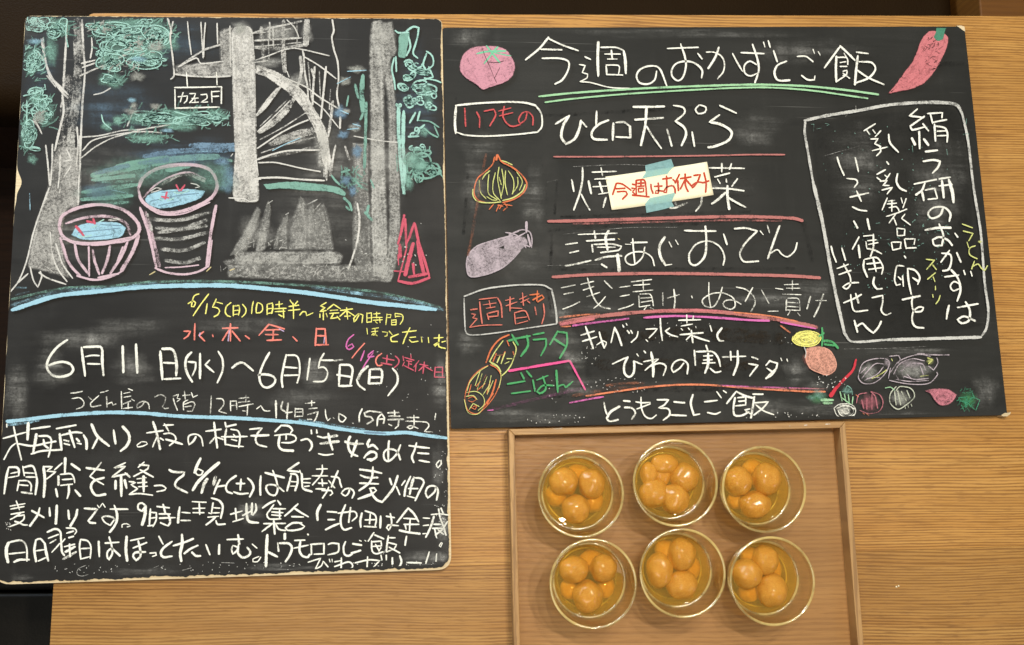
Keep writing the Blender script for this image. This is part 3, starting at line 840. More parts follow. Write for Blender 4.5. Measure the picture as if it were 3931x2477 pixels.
P pond_haze|rubbed blue-green haze behind the pots
T 0 550 2.334
C tl
e .35 1300,250 500 150 ; 1000,450 330 130 ; 1900,300 250 200
C db
e .3 1600,120 500 90 ; 900,420 200 120
P horizon_line|thick light blue chalk line below the drawing
T 0 0 1
C bl
d.95 w21 47,1190 128,1163 190,1143 257,1130 386,1118 514,1105 643,1098 814,1096 900,1098 1029,1109 1157,1122 1286,1140 1414,1160 1543,1174 1672,1188
d.45 c tl w13 45,1150 130,1130 250,1106 400,1100 560,1084 700,1080 900,1082 1100,1092 1300,1106 1450,1122 1580,1150 1690,1180
d.35 c bl w18 45,1172 150,1140 260,1114 420,1106 600,1088 ; 1200,1104 1400,1130 1600,1160 1700,1190
d.35 w10 60,1133 110,1120 ; 60,1104 100,1105
P chalk_sign_drawing|small cafe sign drawn in white chalk
T 0 0 2.334
C wt
w17 1565,785 1780,783 1985,778 ; 1985,780 1983,930 ; 1567,800 1570,975 ; 1568,970 1965,960
w15 1670,650 1680,780 ; 1940,650 1945,760 ; 1595,868 1680,860 1672,905 1650,925 ; 1640,830 1615,915 ; 1700,840 1752,838 1735,880 1700,922 ; 1720,882 1775,880 ; 1747,882 1747,915 ; 1718,920 1778,916 ; 1800,850 1850,845 1855,880 1800,918 1862,914 ; 1895,818 1900,918 ; 1900,823 1965,818 ; 1900,866 1960,862
P chalk_writing|yellow chalk line reading 6/15(日)10時半~絵本の時間 ほっとたいむ
T 680 1120 2.272
C yl
W 15
190,20 150,35 130,90 125,130 145,132 160,95 140,80 95,105 ; 275,20 200,120 140,210 ; 262,105 255,150 248,192
340,65 328,95 308,135 350,142 370,170 350,205 322,218 ; 345,92 395,105 ; 470,95 430,130 420,180 440,210 465,218
490,120 490,210 ; 495,125 540,120 545,160 535,205 ; 495,165 535,162 ; 495,200 535,195 ; 570,110 600,150 595,190 565,222
665,85 655,130 650,190 ; 700,95 690,140 690,185 720,185 745,160 740,115 705,95
785,110 785,200 ; 785,110 830,100 835,140 825,190 ; 790,150 830,145 ; 790,190 825,185 ; 860,115 920,105 ; 890,85 890,150 ; 845,150 950,145 ; 855,175 940,170 ; 925,150 930,228 ; 885,200 915,215
985,75 1005,105 ; 1050,85 1025,115 ; 975,130 1060,118 ; 970,165 1070,155 ; 1010,100 1015,170 1015,235
1070,205 1095,175 1120,175 1130,210 1185,185
1300,95 1250,125 1290,140 1245,175 1300,165 ; 1275,170 1275,245 ; 1245,195 1245,225 ; 1300,190 1310,220 ; 1365,110 1310,155 ; 1365,110 1425,150 ; 1335,165 1400,160 ; 1330,190 1410,185 ; 1365,190 1340,235 1400,225 ; 1395,215 1420,245
1425,165 1530,150 ; 1478,140 1488,240 ; 1475,165 1420,215 ; 1485,170 1545,210 ; 1460,215 1510,212
1590,195 1565,240 1545,265 1540,235 1580,195 1620,205 1612,270
W 12
1655,185 1655,270 ; 1660,190 1695,185 1695,265 ; 1660,230 1690,228 ; 1655,268 1695,262 ; 1715,195 1770,190 ; 1740,180 1740,230 ; 1700,225 1790,225 ; 1710,250 1790,245 ; 1765,225 1770,270 ; 1730,262 1745,275
1830,195 1820,290 ; 1835,200 1865,200 1860,230 ; 1835,225 1860,225 ; 1900,190 1960,200 1970,240 1945,285 ; 1900,195 1905,225 ; 1905,215 1945,215 ; 1870,245 1870,290 ; 1870,250 1910,245 1910,285 ; 1870,290 1910,288 ; 1870,268 1905,266
1655,320 1660,370 ; 1700,325 1755,315 ; 1695,350 1750,345 ; 1725,320 1730,375 1695,380 1710,365 1745,385 ; 1790,350 1835,355 1830,385 1810,390
W 15
1850,345 1875,375 ; 1930,370 1865,400 1870,435 1920,435 ; 1965,355 2085,340 ; 2030,315 1990,400 1970,455 ; 2030,400 2080,395 ; 2025,420 2045,440 2100,432 ; 2130,395 2135,440 ; 2190,400 2195,445
2240,405 2320,400 ; 2285,375 2280,440 2250,475 2240,465 2280,440 2285,480 2340,495 ; 2310,440 2345,430
P chalk_writing|salmon chalk line reading 水・木、金、日
C sl
W 20
155,280 150,420 ; 60,345 115,345 95,385 60,410 ; 230,350 190,380 240,430 ; 308,375 314,392 ; 395,320 530,315 ; 465,280 465,430 ; 455,330 395,425 ; 480,345 550,430 ; 595,385 630,410
800,285 715,380 ; 800,285 935,325 ; 775,335 900,330 ; 840,335 835,420 ; 770,375 880,375 ; 785,425 910,420 ; 1010,395 1045,430 ; 1215,320 1205,470 ; 1220,325 1290,325 1300,460 ; 1215,385 1295,385 ; 1210,465 1320,462
c lv w14 455,340 445,430 ; 890,325 930,345 ; 1285,400 1280,450 ; 200,360 195,390
P chalk_writing|pink and red chalk note reading 6/14(土)定休日
C mg
W 17
1540,375 1490,420 1475,480 1500,505 1540,480 1525,455 1490,475
c sl w14 1635,450 1580,510 1525,578
T 900 1270 2.867
W 21
1430,220 1390,330 ; 1530,220 1475,265 1470,290 1535,282 ; 1528,240 1450,350 1410,420
C rd
c sl 1620,250 1570,290 1555,340 1580,385 1625,375
1630,300 1755,325 ; 1680,270 1675,360 ; 1615,355 1730,375 ; 1770,280 1810,320 1800,370 1760,405
W 18
1855,280 1862,330 ; 1875,295 1975,325 ; 1940,260 1945,300 ; 1895,330 1950,340 ; 1920,335 1915,390 ; 1850,390 1870,345 ; 1870,385 1900,400 1970,435 ; 1925,365 1950,370
2030,330 1975,400 ; 2000,370 1990,450 ; 2040,370 2130,385 ; 2090,345 2075,470 ; 2080,390 2030,440 ; 2090,390 2180,440 ; 2210,400 2200,510 ; 2215,405 2290,400 2290,505 ; 2215,455 2285,455 ; 2205,510 2310,512
P chalk_writing|large white chalk date reading 6月11日(水)~6月15日(日)
T 140 1270 3.01
C wt
W 38
355,105 240,190 160,290 120,390 140,470 210,525 300,530 390,500 425,440 380,380 290,360 210,375 145,400
520,195 540,350 562,520 ; 545,190 735,185 760,230 760,350 775,515 ; w26 565,300 640,285 725,288 ; w28 590,382 735,385
995,180 1005,480 ; w44 1150,160 1165,485 ; w44 1430,240 1455,560 ; 1455,210 1560,212 1600,270 1620,400 1615,515 ; w30 1470,370 1610,375 ; 1475,560 1665,550
1790,250 1735,310 1720,400 1745,500 1800,590 ; 1890,265 1890,550 ; w30 1755,360 1840,365 1835,440 1800,520 ; 2000,340 1950,395 2050,480 ; 2100,240 2150,330 2150,460 2090,600
T 900 1270 2.867
W 32
-26,410 30,365 85,350 135,380 205,440 ; 385,240 330,340 285,450 275,530 310,610 370,625 430,590 450,540 410,495 330,480 265,488
570,265 540,400 520,520 530,620 ; w26 585,270 680,275 715,350 715,480 690,575 ; 555,400 690,410 ; 550,492 700,488 ; 830,305 800,540 ; 985,250 940,330 925,410 980,400 1020,440 1020,500 980,555 870,560 ; 945,325 1085,325
d.5 1100,330 1190,320 ; d.9 1160,375 1150,600 ; 1165,375 1270,380 1300,430 1275,600 ; 1130,485 1290,510 ; 1150,610 1290,605
d.6 w44 1470,390 1400,450 1360,530 ; d.9 w30 1345,540 1370,600 1435,650 ; w36 1490,430 1480,580 ; 1495,425 1610,425 1625,480 1615,575 ; w30 1490,515 1610,510 ; 1475,582 1615,578 ; 1740,415 1790,480 1790,580 1690,715
P chalk_writing|small white chalk line reading うどん屋の2階 12時~14時L.O. 15時まで
T 140 1270 3.01
W 19
D .62
395,722 460,715 530,700 ; 410,785 500,775 550,830 530,880 460,905 ; 600,765 640,800 ; 720,750 625,840 640,880 745,860 ; 740,715 790,705 ; 800,700 830,690 ; 810,760 815,885 ; 815,850 870,825 885,860 920,845
980,700 985,900 ; 1060,670 1110,690 ; 1010,725 1080,710 ; 1010,770 1090,755 ; 1000,850 1090,810 ; 1000,900 1110,885 ; 1060,820 1060,900 ; 1100,790 1130,810
1250,820 1215,870 1165,895 1165,850 1230,815 1290,840 1305,905 ; 1365,765 1430,740 1490,765 1485,820 1455,880 1480,900 1525,895
1580,780 1600,850 1630,920 ; 1580,755 1640,735 1625,780 1660,790 1625,820 ; 1710,700 1720,790 ; 1690,750 1780,740 ; 1790,715 1810,770 1860,745 ; 1750,800 1700,830 1700,915 ; 1710,850 1800,820 1830,850 1800,930 ; 1715,880 1790,870 ; 1740,930 1790,930
2020,755 2010,960 ; 2080,785 2150,790 2165,850 2105,930 2195,955 ; 2240,810 2245,925 ; 2245,815 2310,810 2315,910 ; 2245,865 2310,860
T 900 1270 2.867
50,745 160,735 ; 125,710 125,780 ; 45,790 170,775 ; 50,835 205,805 ; 145,810 140,930 ; 90,880 120,885 ; 245,860 290,825 330,880 390,882
w28 455,770 460,960 ; d.5 w28 530,780 515,860 590,900 ; 590,800 580,900 580,970 ; d.62 w20 560,905 635,895 ; 580,900 580,970 ; 670,850 665,950 ; 670,860 750,860 755,930 ; 670,895 740,895 ; 675,945 750,940 ; 780,800 885,790 ; 850,770 850,830 ; 820,860 910,850 ; 805,925 920,890 900,960 875,1000 ; 805,975 850,975
1000,865 1005,930 1025,990 1055,965 ; 1088,958 1098,968 ; 1150,910 1150,980 1190,1005 1230,960 1190,930 1150,912 ; 1300,1015 1310,1020
w26 1405,860 1375,930 1375,1005 ; 1490,880 1430,905 1440,940 1500,950 1530,985 1460,1025 ; 1490,885 1620,900 ; 1620,915 1580,960 1570,1045 ; 1620,915 1650,960 1640,1020 ; 1590,975 1640,970 ; 1690,905 1810,900 ; 1760,880 1765,940 ; 1700,940 1820,940 ; 1690,980 1860,975 ; 1810,980 1800,1050 1770,1075 ; 1700,1030 1730,1045
1900,955 2030,955 ; 1885,995 2050,1000 ; 1975,930 1975,1050 1930,1080 1900,1060 1940,1045 2020,1075 ; 2050,1000 2120,1010 2140,1050 2090,1110 2180,1115 ; 2215,910 2205,980
P dividing_line|thin light blue chalk line above the handwritten message
T 0 0 1
C bl
D .92
w18 27,1619 100,1611 170,1602 270,1592 406,1584 540,1586 670,1597 800,1602 900,1605 1040,1614 1180,1626 1320,1649 1460,1664 1560,1661 1630,1671 1716,1682
d.4 w12 30,1632 90,1626 150,1614 ; 1150,1612 1300,1634 1400,1650
c db w10 1400,1660 1480,1664
P chalk_writing|first message line reading 梅雨入り。枝の梅も色づき始めた。
T 0 1580 4.013
C wt
W 50
D .92
w34 105,195 105,240 ; 210,235 250,420 330,745 ; w32 50,415 250,360 400,320 ; 240,490 160,560 60,740 ; w62 435,180 425,430 ; w38 480,270 770,230 ; w56 560,350 540,480 510,625 ; w40 600,380 740,380 790,440 780,560 745,700 ; 290,500 500,530 700,490 860,460 ; w60 670,440 690,520 740,560 ; w36 480,655 640,610 930,590
w38 870,265 1170,210 ; w60 920,350 950,590 ; w40 950,365 1150,320 1260,330 ; w64 1290,370 1330,450 1335,575 ; w50 1070,295 1150,550 ; w38 980,440 1060,460 ; 990,495 1070,515 ; w50 1180,420 1220,460 ; w36 1190,490 1250,500
w56 1410,200 1500,380 1680,530 ; w42 1500,420 1425,570 ; w50 1750,290 1765,400 1780,495 ; w58 1890,235 1975,330 1995,430 1950,530 1860,610
w24 2180,465 2110,520 2120,545 2200,535 2270,500 2250,470 2180,465
T 560 1580 4.013
w50 110,160 165,330 220,580 ; w34 15,330 265,295 ; 170,400 130,480 105,545 ; 220,410 270,440 ; 285,190 350,300 ; 270,215 425,205 ; 275,345 380,335 450,380 465,430 420,480 365,525 ; w44 310,430 420,460 560,505
w32 770,390 730,460 665,515 650,430 670,370 770,350 850,400 880,530 ; w46 770,390 730,460 680,500
w44 1050,170 1070,330 1100,560 ; w36 925,305 1160,275 ; 1060,400 985,490 ; 1100,400 1190,430 ; 1220,170 1235,235 1390,200 ; w44 1240,270 1220,400 1225,510 ; w34 1310,275 1420,300 1450,400 1430,555 ; 1165,390 1300,390 1560,385 ; 1225,505 1350,530 1500,540 ; 1350,355 1390,400 ; 1320,430 1400,450
w38 1600,275 1790,255 1720,340 1690,440 1730,510 1860,545 ; w46 1620,375 1895,365 ; w38 2080,220 1990,310 ; 2080,215 2200,225 2260,290 2230,330 ; w34 1985,370 2200,350 2300,380 2310,440 2230,480 2090,480 ; w50 2060,380 2045,520 2100,590 2270,605 ; w34 2160,360 2160,430
T 1120 1580 3.884
w40 140,430 230,410 290,460 300,530 265,585 ; 290,280 295,330 ; 370,275 375,320 ; w34 385,370 480,395 ; w56 d.6 480,390 675,360 ; 430,480 700,445 ; d.9 w46 545,330 570,450 610,570 ; w32 400,630 500,650 615,635
870,375 840,450 850,560 900,630 980,665 ; 970,435 935,550 890,670 ; 795,450 900,480 1065,480 ; 1160,420 1130,480 1145,530 1210,500 1280,560 ; 1110,640 1080,690 ; 1110,650 1180,600 1255,620 1260,680 1175,735 ; 1130,715 1190,720
w44 1450,440 1440,540 1440,720 ; w40 1620,500 1560,640 1450,740 1390,720 1370,640 1400,580 1480,560 1570,600 1620,720 ; w38 1750,510 1900,530 2050,545 ; 1860,470 1830,580 1790,680 1820,760 ; 1880,620 2040,630 ; 1900,730 2050,755 ; w28 2200,730 2155,790 2180,840 2230,780 2225,730
P chalk_writing|second message line reading 間隙を縫って6/14(土)は能勢の麦畑の
T 0 1580 4.013
W 42
w46 130,870 100,1000 65,1265 ; 140,860 250,860 290,900 290,980 ; w30 165,955 280,930 ; 130,1020 290,990 ; 350,845 375,990 ; w42 370,860 500,840 550,950 570,1080 545,1280 ; w32 380,945 530,950 ; 400,1010 550,1010 ; 290,1080 265,1220 ; 290,1065 430,1070 480,1130 475,1225 ; 290,1130 430,1140 ; w40 330,1245 495,1265
w58 670,850 690,1050 675,1315 ; w32 670,850 810,850 720,920 860,930 720,1040 ; 840,900 955,795 ; w56 1005,720 1000,940 ; w50 1100,810 1230,900 ; w56 900,1000 900,1130 ; w34 930,970 1090,960 1140,1030 1150,1095 ; 960,1050 1110,1040 ; 935,1140 1115,1120 ; w44 1060,1130 1060,1250 1035,1340 ; w50 860,1195 885,1310 ; w56 1160,1215 1235,1300
w50 1330,870 1600,905 ; w34 1560,785 1470,900 1385,1000 1480,1060 1595,1125 ; w48 1600,1020 1450,1070 1400,1160 1450,1270 1510,1295 1625,1275
w36 1930,790 1760,870 1930,845 1725,1010 1960,960 ; w46 1930,950 2000,1010 ; w62 1865,1000 1870,1300 ; w56 1780,1070 1780,1190 ; 1920,1060 1950,1180 ; w36 2220,780 2130,860 ; 2150,820 2290,830 2280,880 2060,1000 ; 2160,900 2360,1010 ; w30 2110,1040 2250,1020 ; 2120,1100 2260,1090 ; 2130,1160 2270,1150 ; w60 2210,1000 2215,1230 ; w32 1990,1080 2090,1090 2020,1130 2120,1190 2000,1270 ; 1990,1280 2150,1265 2350,1290
T 560 1580 4.013
w34 130,1145 250,1140 310,1180 290,1210 170,1235 ; w46 360,900 420,930 590,935 580,980 480,1060 450,1140 530,1200 640,1250
w58 840,725 780,850 750,940 ; w36 800,880 765,930 800,980 860,970 880,920 810,885 ; w66 1125,790 960,930 800,1090 725,1210 ; w70 d.75 945,1040 900,1110 860,1250 ; w90 d.55 1070,1015 1045,1120 ; d.92 w44 1140,1050 1100,1130 1050,1265 ; w36 1090,1160 1220,1140
1390,990 1290,1060 1235,1150 1250,1230 1330,1262 ; 1395,1110 1520,1110 ; 1465,1045 1455,1210 ; 1355,1240 1450,1270 1575,1260 ; 1570,1030 1630,1090 1660,1180 1600,1315 ; w44 1770,995 1760,1130 1765,1285 ; w46 1840,945 2130,1020 ; w38 1955,910 2010,1060 2030,1200 1990,1290 1900,1270 1850,1180 1880,1130 2000,1140 2125,1230
2355,790 2180,910 2360,930 ; 2230,960 2320,975 2340,1080 2300,1220 ; 2235,990 2210,1090 2175,1220 ; w28 2240,1080 2330,1085 ; 2230,1150 2320,1150
T 1120 1580 3.884
w32 120,880 150,960 ; w40 150,930 155,1060 170,1150 300,1195 ; w30 160,1010 280,1000 ; 165,1060 275,1065 ; 190,1120 260,1110 ; 370,860 530,855 ; 455,800 455,900 410,980 310,1095 ; 305,960 535,960 ; w40 450,1010 460,1110 ; 400,1070 525,1070 ; w34 690,885 640,1000 590,1130 ; 590,970 700,990 720,1060 745,1130 ; 550,1030 640,1140 ; 360,1155 500,1155 ; 550,1130 520,1200 460,1290 ; 450,1180 590,1180 610,1220 575,1250
w34 860,1150 850,1210 800,1260 740,1220 790,1160 880,1150 930,1210 900,1290
1015,865 1200,890 1340,920 ; 1025,950 1120,985 1280,985 ; w40 1015,1070 1290,1080 ; w44 1210,830 1200,960 1150,1070 1005,1180 ; w36 1160,1150 1230,1140 1260,1180 1200,1230 ; w52 1200,1230 990,1305 ; w44 1170,1160 1210,1250 1270,1320 1350,1350
1460,1000 1490,1090 ; w50 1580,960 1510,1150 1350,1350 ; w32 1560,1120 1610,1240 ; 1690,1030 1640,1100 ; w42 1770,970 1700,1130 1680,1260 ; w56 d.6 1820,980 1790,1080 1760,1230 ; d.9 w40 1830,990 1930,1000 1970,1060 1900,1200 1840,1330 ; w30 1740,1150 1880,1150 ; 1720,1260 1840,1290
w38 2150,1130 2130,1200 2030,1290 1995,1220 2030,1130 2120,1110 2180,1170 2160,1320
P chalk_writing|third message line reading 麦刈りです。9時に現地集合!池田は全滅
T 0 1900 4.013
w30 155,175 385,135 ; 165,220 370,180 ; 250,95 300,230 ; 170,300 370,265 ; 330,270 250,330 160,380 ; 260,330 370,310 370,370 300,430 150,490 ; w38 230,410 300,430 350,460 425,465
w42 490,245 680,350 ; w46 610,205 580,310 460,480 ; w40 760,200 770,325 ; w54 875,165 870,300 860,445 ; w50 1050,240 1065,370 ; w52 1190,230 1170,330 1120,420 1085,480
w44 1300,210 1500,220 1420,330 1360,400 1390,430 1470,435 ; w28 1500,160 1530,200 1580,130 1620,190 ; w38 1700,220 1970,220 ; w46 1760,165 1800,280 1800,400 1750,500 1690,575 ; w36 1770,370 1700,470 1610,420 1570,350 1640,325 1740,350 1780,390 ; w26 1880,500 1880,460 1950,445 2010,480 1960,495
w42 2240,170 2190,250 2130,220 2130,150 2190,125 2250,180 ; w66 2240,190 2230,320 2190,460
T 560 1900 4.013
w42 70,220 60,350 55,470 ; w34 75,270 160,275 160,380 110,490 ; 70,360 150,350 ; 30,480 110,470 ; 170,180 360,200 ; w44 265,150 300,280 ; w34 205,295 375,295 ; 210,360 450,350 ; w48 350,310 375,420 345,475 ; w36 225,430 330,475
w50 520,190 505,310 495,430 ; w32 555,270 680,280 ; 540,395 685,395 ; w28 715,105 930,115 ; 725,210 910,205 ; 725,275 895,275 ; w36 820,120 830,300 ; w42 1010,50 1130,90 1185,180 1155,360 ; w34 1035,125 1010,290 970,280 ; w28 1040,200 1140,205 ; 1020,280 1130,275 ; 955,345 1120,330 ; w40 1070,345 1000,410 925,465 ; 1080,400 1105,455 1220,450
w34 1305,300 1480,250 ; 1380,210 1395,380 ; 1340,415 1500,365 ; w52 1550,140 1555,300 1590,410 1730,430 ; w46 1635,130 1630,300 ; w34 1490,320 1620,250 ; w40 1690,140 1700,230 1650,310
w44 1990,90 1900,130 1800,200 ; 2030,90 2075,150 ; w34 1970,150 1900,250 1865,300 1900,370 2080,370 ; 1960,215 2150,215 ; 1940,265 2110,275 ; 1940,310 2080,320 ; 2060,220 2060,350 ; 1815,445 2150,440 ; w50 1970,400 1985,600 ; w36 1940,450 1790,565 ; 2000,450 2050,530 2150,550
w40 2340,140 2250,230 2140,325 ; w36 2400,430 2250,440 2150,510 2180,545 2300,545 2400,520
T 1120 1900 3.884
w40 90,140 0,220 ; 40,200 130,260 245,325 ; w32 0,325 175,330 ; 0,415 100,415 190,470 140,510 0,535 ; w56 430,150 380,260 385,375 ; w40 238,588 246,596
w34 530,250 670,260 ; 540,370 640,370 ; w40 505,520 600,470 700,430 ; 800,150 740,300 730,430 780,520 890,490 ; w32 690,275 800,260 940,250 970,320 900,390 ; w36 875,190 850,410
w44 1045,275 1020,400 1030,480 ; w34 1095,240 1230,290 1260,370 1240,480 ; 1095,375 1240,370 ; 1170,290 1160,430 ; 1080,470 1260,480 ; w44 1325,320 1320,490 ; w34 1410,320 1530,340 ; 1470,280 1490,420 1450,530 1415,490 1440,450 1590,460
1735,200 1570,410 ; w40 1735,200 1820,280 1890,400 ; w32 1670,350 1850,360 ; 1670,440 1895,440 ; 1765,360 1755,560 ; w44 1605,530 1750,560 1910,580 ; w40 1690,440 1705,510 ; w28 1960,345 2055,350 ; 1960,460 2040,450 ; 1955,580 2010,575 ; w44 2120,320 2070,480 2000,630 ; w28 2080,295 2200,285 2330,300 ; w32 2190,210 2210,330 2260,470 2300,600 ; 2225,200 2260,280 ; 2120,440 2220,440 ; 2100,500 2280,500 ; 2130,510 2160,640 ; 2320,400 2240,520 2140,600 ; 2180,520 2260,590
P chalk_writing|fourth message line reading 日曜日はほっとたいむ。トウモロコシご飯
T 0 1900 4.013
w66 130,740 100,820 100,930 125,1035 ; w38 150,730 300,700 380,740 415,850 415,1020 ; w34 140,910 385,885 ; w44 215,1035 300,1000 450,1000
w50 550,710 530,850 555,1025 ; w40 550,700 620,675 690,750 ; w54 690,750 710,880 745,1015 ; w30 550,865 700,840 ; w36 590,1020 700,970
w42 730,575 850,525 930,570 940,700 955,880 990,930 ; w32 745,670 900,610 ; 770,745 860,690 ; 920,750 850,830 800,885 ; 1020,510 1150,520 1180,570 1150,610 ; w40 1030,590 1130,560 ; 1060,660 1130,640 ; w32 1000,680 940,750 ; 990,800 1150,760 ; w60 d.7 1010,880 1150,800 ; 975,990 1170,880 ; d.9 w40 1070,760 1080,950
w40 1240,690 1225,800 1245,990 ; w36 1250,690 1350,710 1400,800 1390,980 ; w30 1250,830 1400,820 ; 1260,985 1390,950 ; w44 1520,720 1530,950 ; w36 1620,745 1830,730 ; w40 1680,650 1720,780 1730,900 1680,1000 1650,950 1660,870 1720,820 1850,940
w56 1950,645 1940,850 1960,1015 ; w30 2010,705 2220,660 ; w34 2050,820 2260,735 ; w44 2130,710 2160,850 2160,950 2100,1010 2050,950 2080,890 2240,880 ; w30 2310,900 2390,890
T 560 1900 4.013
w30 60,900 150,890 160,930 100,950 ; w40 200,640 265,760 ; w50 400,720 270,820 230,900 270,960 400,945 ; w56 555,615 560,750 530,900 545,1020 ; w42 425,785 600,730 730,675 ; 590,905 690,830 800,780 ; w46 710,885 770,940 840,940 ; w42 925,770 985,920 ; w50 1130,770 1125,910
w38 1250,690 1500,680 ; w52 1420,620 1440,760 ; w36 1430,760 1400,860 1340,910 1320,840 1340,780 1400,800 ; w50 1420,800 1420,900 1490,965 1580,940 1610,880 1560,810 ; w34 1640,760 1710,820 ; w26 1740,950 1650,990 1650,1030 1720,1030 1770,960
w60 1870,620 1860,800 1850,1100 ; w56 1880,880 2020,950 ; 2140,600 2140,680 ; w40 2030,740 2045,870 ; w46 2060,745 2200,750 2250,820 2210,940 2150,1030
T 1120 1900 3.884
w32 45,680 195,675 ; 35,795 245,750 ; w44 130,685 115,830 160,910 240,930 270,890 ; w36 290,750 295,890 ; 280,740 480,725 480,880 ; w32 335,885 480,880 ; w36 545,740 600,720 700,730 690,850 540,895 ; w40 800,700 770,790 790,890 850,910 900,880 ; 910,730 1040,750 ; 890,870 1025,830 ; w26 1010,680 1035,690 ; 1090,680 1105,690
w34 1225,565 1140,690 ; w40 1240,600 1370,655 ; w32 1190,690 1200,840 1260,880 1360,850 ; 1200,700 1330,690 1340,760 1200,770 ; 1250,740 1300,830 ; 1330,790 1300,840 ; w38 1440,610 1420,750 1410,850 ; w30 1440,640 1540,640 ; 1430,710 1560,740 1530,800 1420,850 ; 1450,780 1610,865 ; w36 1710,620 1690,750 ; w22 2230,710 2200,760 2220,780 2245,720
P chalk_writing|last message words reading びわゼリー!!
w28 245,1005 430,945 350,1110 440,1060 470,990 540,1075 ; 560,960 570,1000 ; 600,960 605,1000 ; w36 740,940 735,1150 ; w32 640,1000 730,980 ; 640,1070 850,1000 910,1060 860,1150 ; 945,1015 1150,970 1310,980 1220,1080 ; 1130,925 1120,1130 ; 1110,1130 1320,1110 ; 1330,900 1345,970 ; 1410,900 1410,970 ; w40 1500,940 1500,1030 ; 1610,910 1635,1000 1590,1120 ; w34 1720,1010 1930,1015 ; 2050,850 2000,1020 ; w26 2160,880 2150,990 ; w40 2085,1050 2090,1060
P chalk_dust|smudged erased chalk and loose specks
T 0 0 1
C gy
D .9
o .16 190,1395 90 60 ; 200,1440 120 50 ; 500,1390 90 60 ; 520,1440 110 50 ; 1215,1440 70 60 ; 1210,1400 60 50 ; 940,1970 50 45 ; 975,1945 70 60 ; 80,2220 60 24 ; 560,2195 160 20 ; 1050,2180 140 20 ; 1620,2150 120 50 ; 1700,2050 40 90 ; 1690,1480 40 120 ; 1680,1800 30 140 ; 60,1500 70 150 ; 130,100 110 60
o .10 900,1250 260 60 ; 500,1250 200 50 ; 400,650 200 120 ; 1500,600 150 250 ; 1150,1530 200 40
o .35 975,2203 150 9 ; 1100,2190 90 9 ; 1180,2180 60 9 ; 1690,2140 40 30 ; 1700,2010 22 60 ; 90,2235 60 10 ; 1650,2170 60 12
* 350,2180 200 20 26 4 ; 900,2180 300 25 40 4 ; 1500,2170 200 20 30 5 ; 1690,1900 25 250 40 4 ; 1400,800 250 250 24 4 ; 1500,1000 150 60 18 6 ; 30,2020 15 20 12 4 ; 1560,1400 150 200 20 3
w2.5 d.5 330,2170 300,2185 296,2205 315,2212 340,2205 ; 590,2180 610,2172 ; 700,2190 735,2180 ; 850,2160 900,2162 ; 1190,2155 1225,2150 ; 1470,2130 1490,2090
B r
P wiped_streaks|dark streaks where the board was wiped with a wet cloth
T 0 0 1
C bk
O .2 2190,1235 2400,1215 2700,1200 3000,1220 3090,1330 3060,1450 2800,1462 2500,1465 2250,1480 2235,1350
O .2 3110,480 3300,445 3600,415 3680,440 3730,800 3770,1250 3600,1285 3290,1290 3230,1100 3140,700
D .34
w16 2105,885 2300,868 2500,862 2760,858 ; 2120,900 2115,1020 ; 2110,1035 2480,1032 3050,1030 ; w22 3085,850 3120,1000 ; w12 2150,832 2400,824 2880,812 ; w14 2140,690 2130,820 ; 2100,1100 2115,1190 ; w18 1800,620 1780,900 ; w26 2120,1520 2400,1500 3000,1490 ; w20 1850,1660 2300,1640 ; w20 3160,450 3400,385 ; w24 3560,250 3700,240 ; w16 2080,445 2700,410 ; w10 1760,460 1750,370
c wk w60 d.4 2300,1290 2700,1280 3000,1300 ; 2300,1400 2900,1400
P tomato_drawing|pink chalk tomato with a green calyx
T 1720 80 2.736
C tp
O .85 320,270 470,265 600,300 680,400 705,490 660,600 560,660 430,700 365,725 300,670 190,600 130,530 125,450 170,340 240,290
d.6 w24 300,290 200,350 150,450 180,560 300,650 370,710 450,680 600,630 680,520 ; 250,400 230,500 300,600 ; 450,480 600,400 660,420 ; 420,600 560,560
C cg
w28 d.9 405,265 470,350 545,440 ; 520,275 450,360 380,450 ; 305,345 400,325 480,320 605,318 ; w18 470,330 600,360 660,368
C bk
w7 d.8 355,280 400,400 450,510 490,610 510,650 ; 545,490 485,610 ; w13 d.6 410,432 520,440 590,420 ; w10 345,300 375,295 ; w12 d.5 205,395 215,430
P chalk_writing|heading in white chalk reading 今週のおかずとご飯
C wt
D .88
W 28
w30 1055,175 960,290 815,410 ; w24 1060,190 1200,255 1370,315 ; w26 975,300 1195,305 ; 990,395 1170,395 1265,430 1260,520 1200,620 1125,665
1440,380 1495,405 ; w18 1380,460 1440,470 1410,545 1465,560 1460,600 1385,640 1500,650 1700,700 1920,712 ; w40 1578,225 1572,400 1578,580 ; w24 1605,280 1760,280 1840,310 ; w38 1845,320 1860,400 1868,550 ; w18 1645,350 1810,350 ; w26 1715,310 1725,400 ; w18 1675,402 1775,402 ; w32 1660,480 1668,565 ; w20 1660,465 1790,470 1800,510 1790,560 ; 1670,565 1835,570
w26 2190,530 2170,620 2100,665 2010,650 1980,580 2020,510 2120,475 2220,500 2300,690
T 2560 80 2.736
w22 5,292 170,285 330,280 ; w26 145,245 190,380 200,480 170,590 120,630 60,590 50,520 100,450 200,425 300,450 370,520 365,600 ; w26 325,345 370,400
w22 415,330 490,330 570,370 605,450 590,540 530,610 ; w34 545,280 510,380 435,500 ; w24 690,345 740,440 795,530
w24 780,335 1020,345 ; w28 900,250 950,400 965,520 925,650 ; w24 940,460 870,425 815,470 820,550 880,580 940,555 ; w22 1015,225 1030,275 ; 1065,210 1085,280 ; w26 1120,315 1160,430 ; w30 1255,425 1160,470 1130,550 1170,625 1290,625
w22 1370,375 1460,375 1535,430 ; 1415,575 1480,620 1550,620 1555,580 ; w18 1535,300 1550,345 ; 1590,325 1610,360
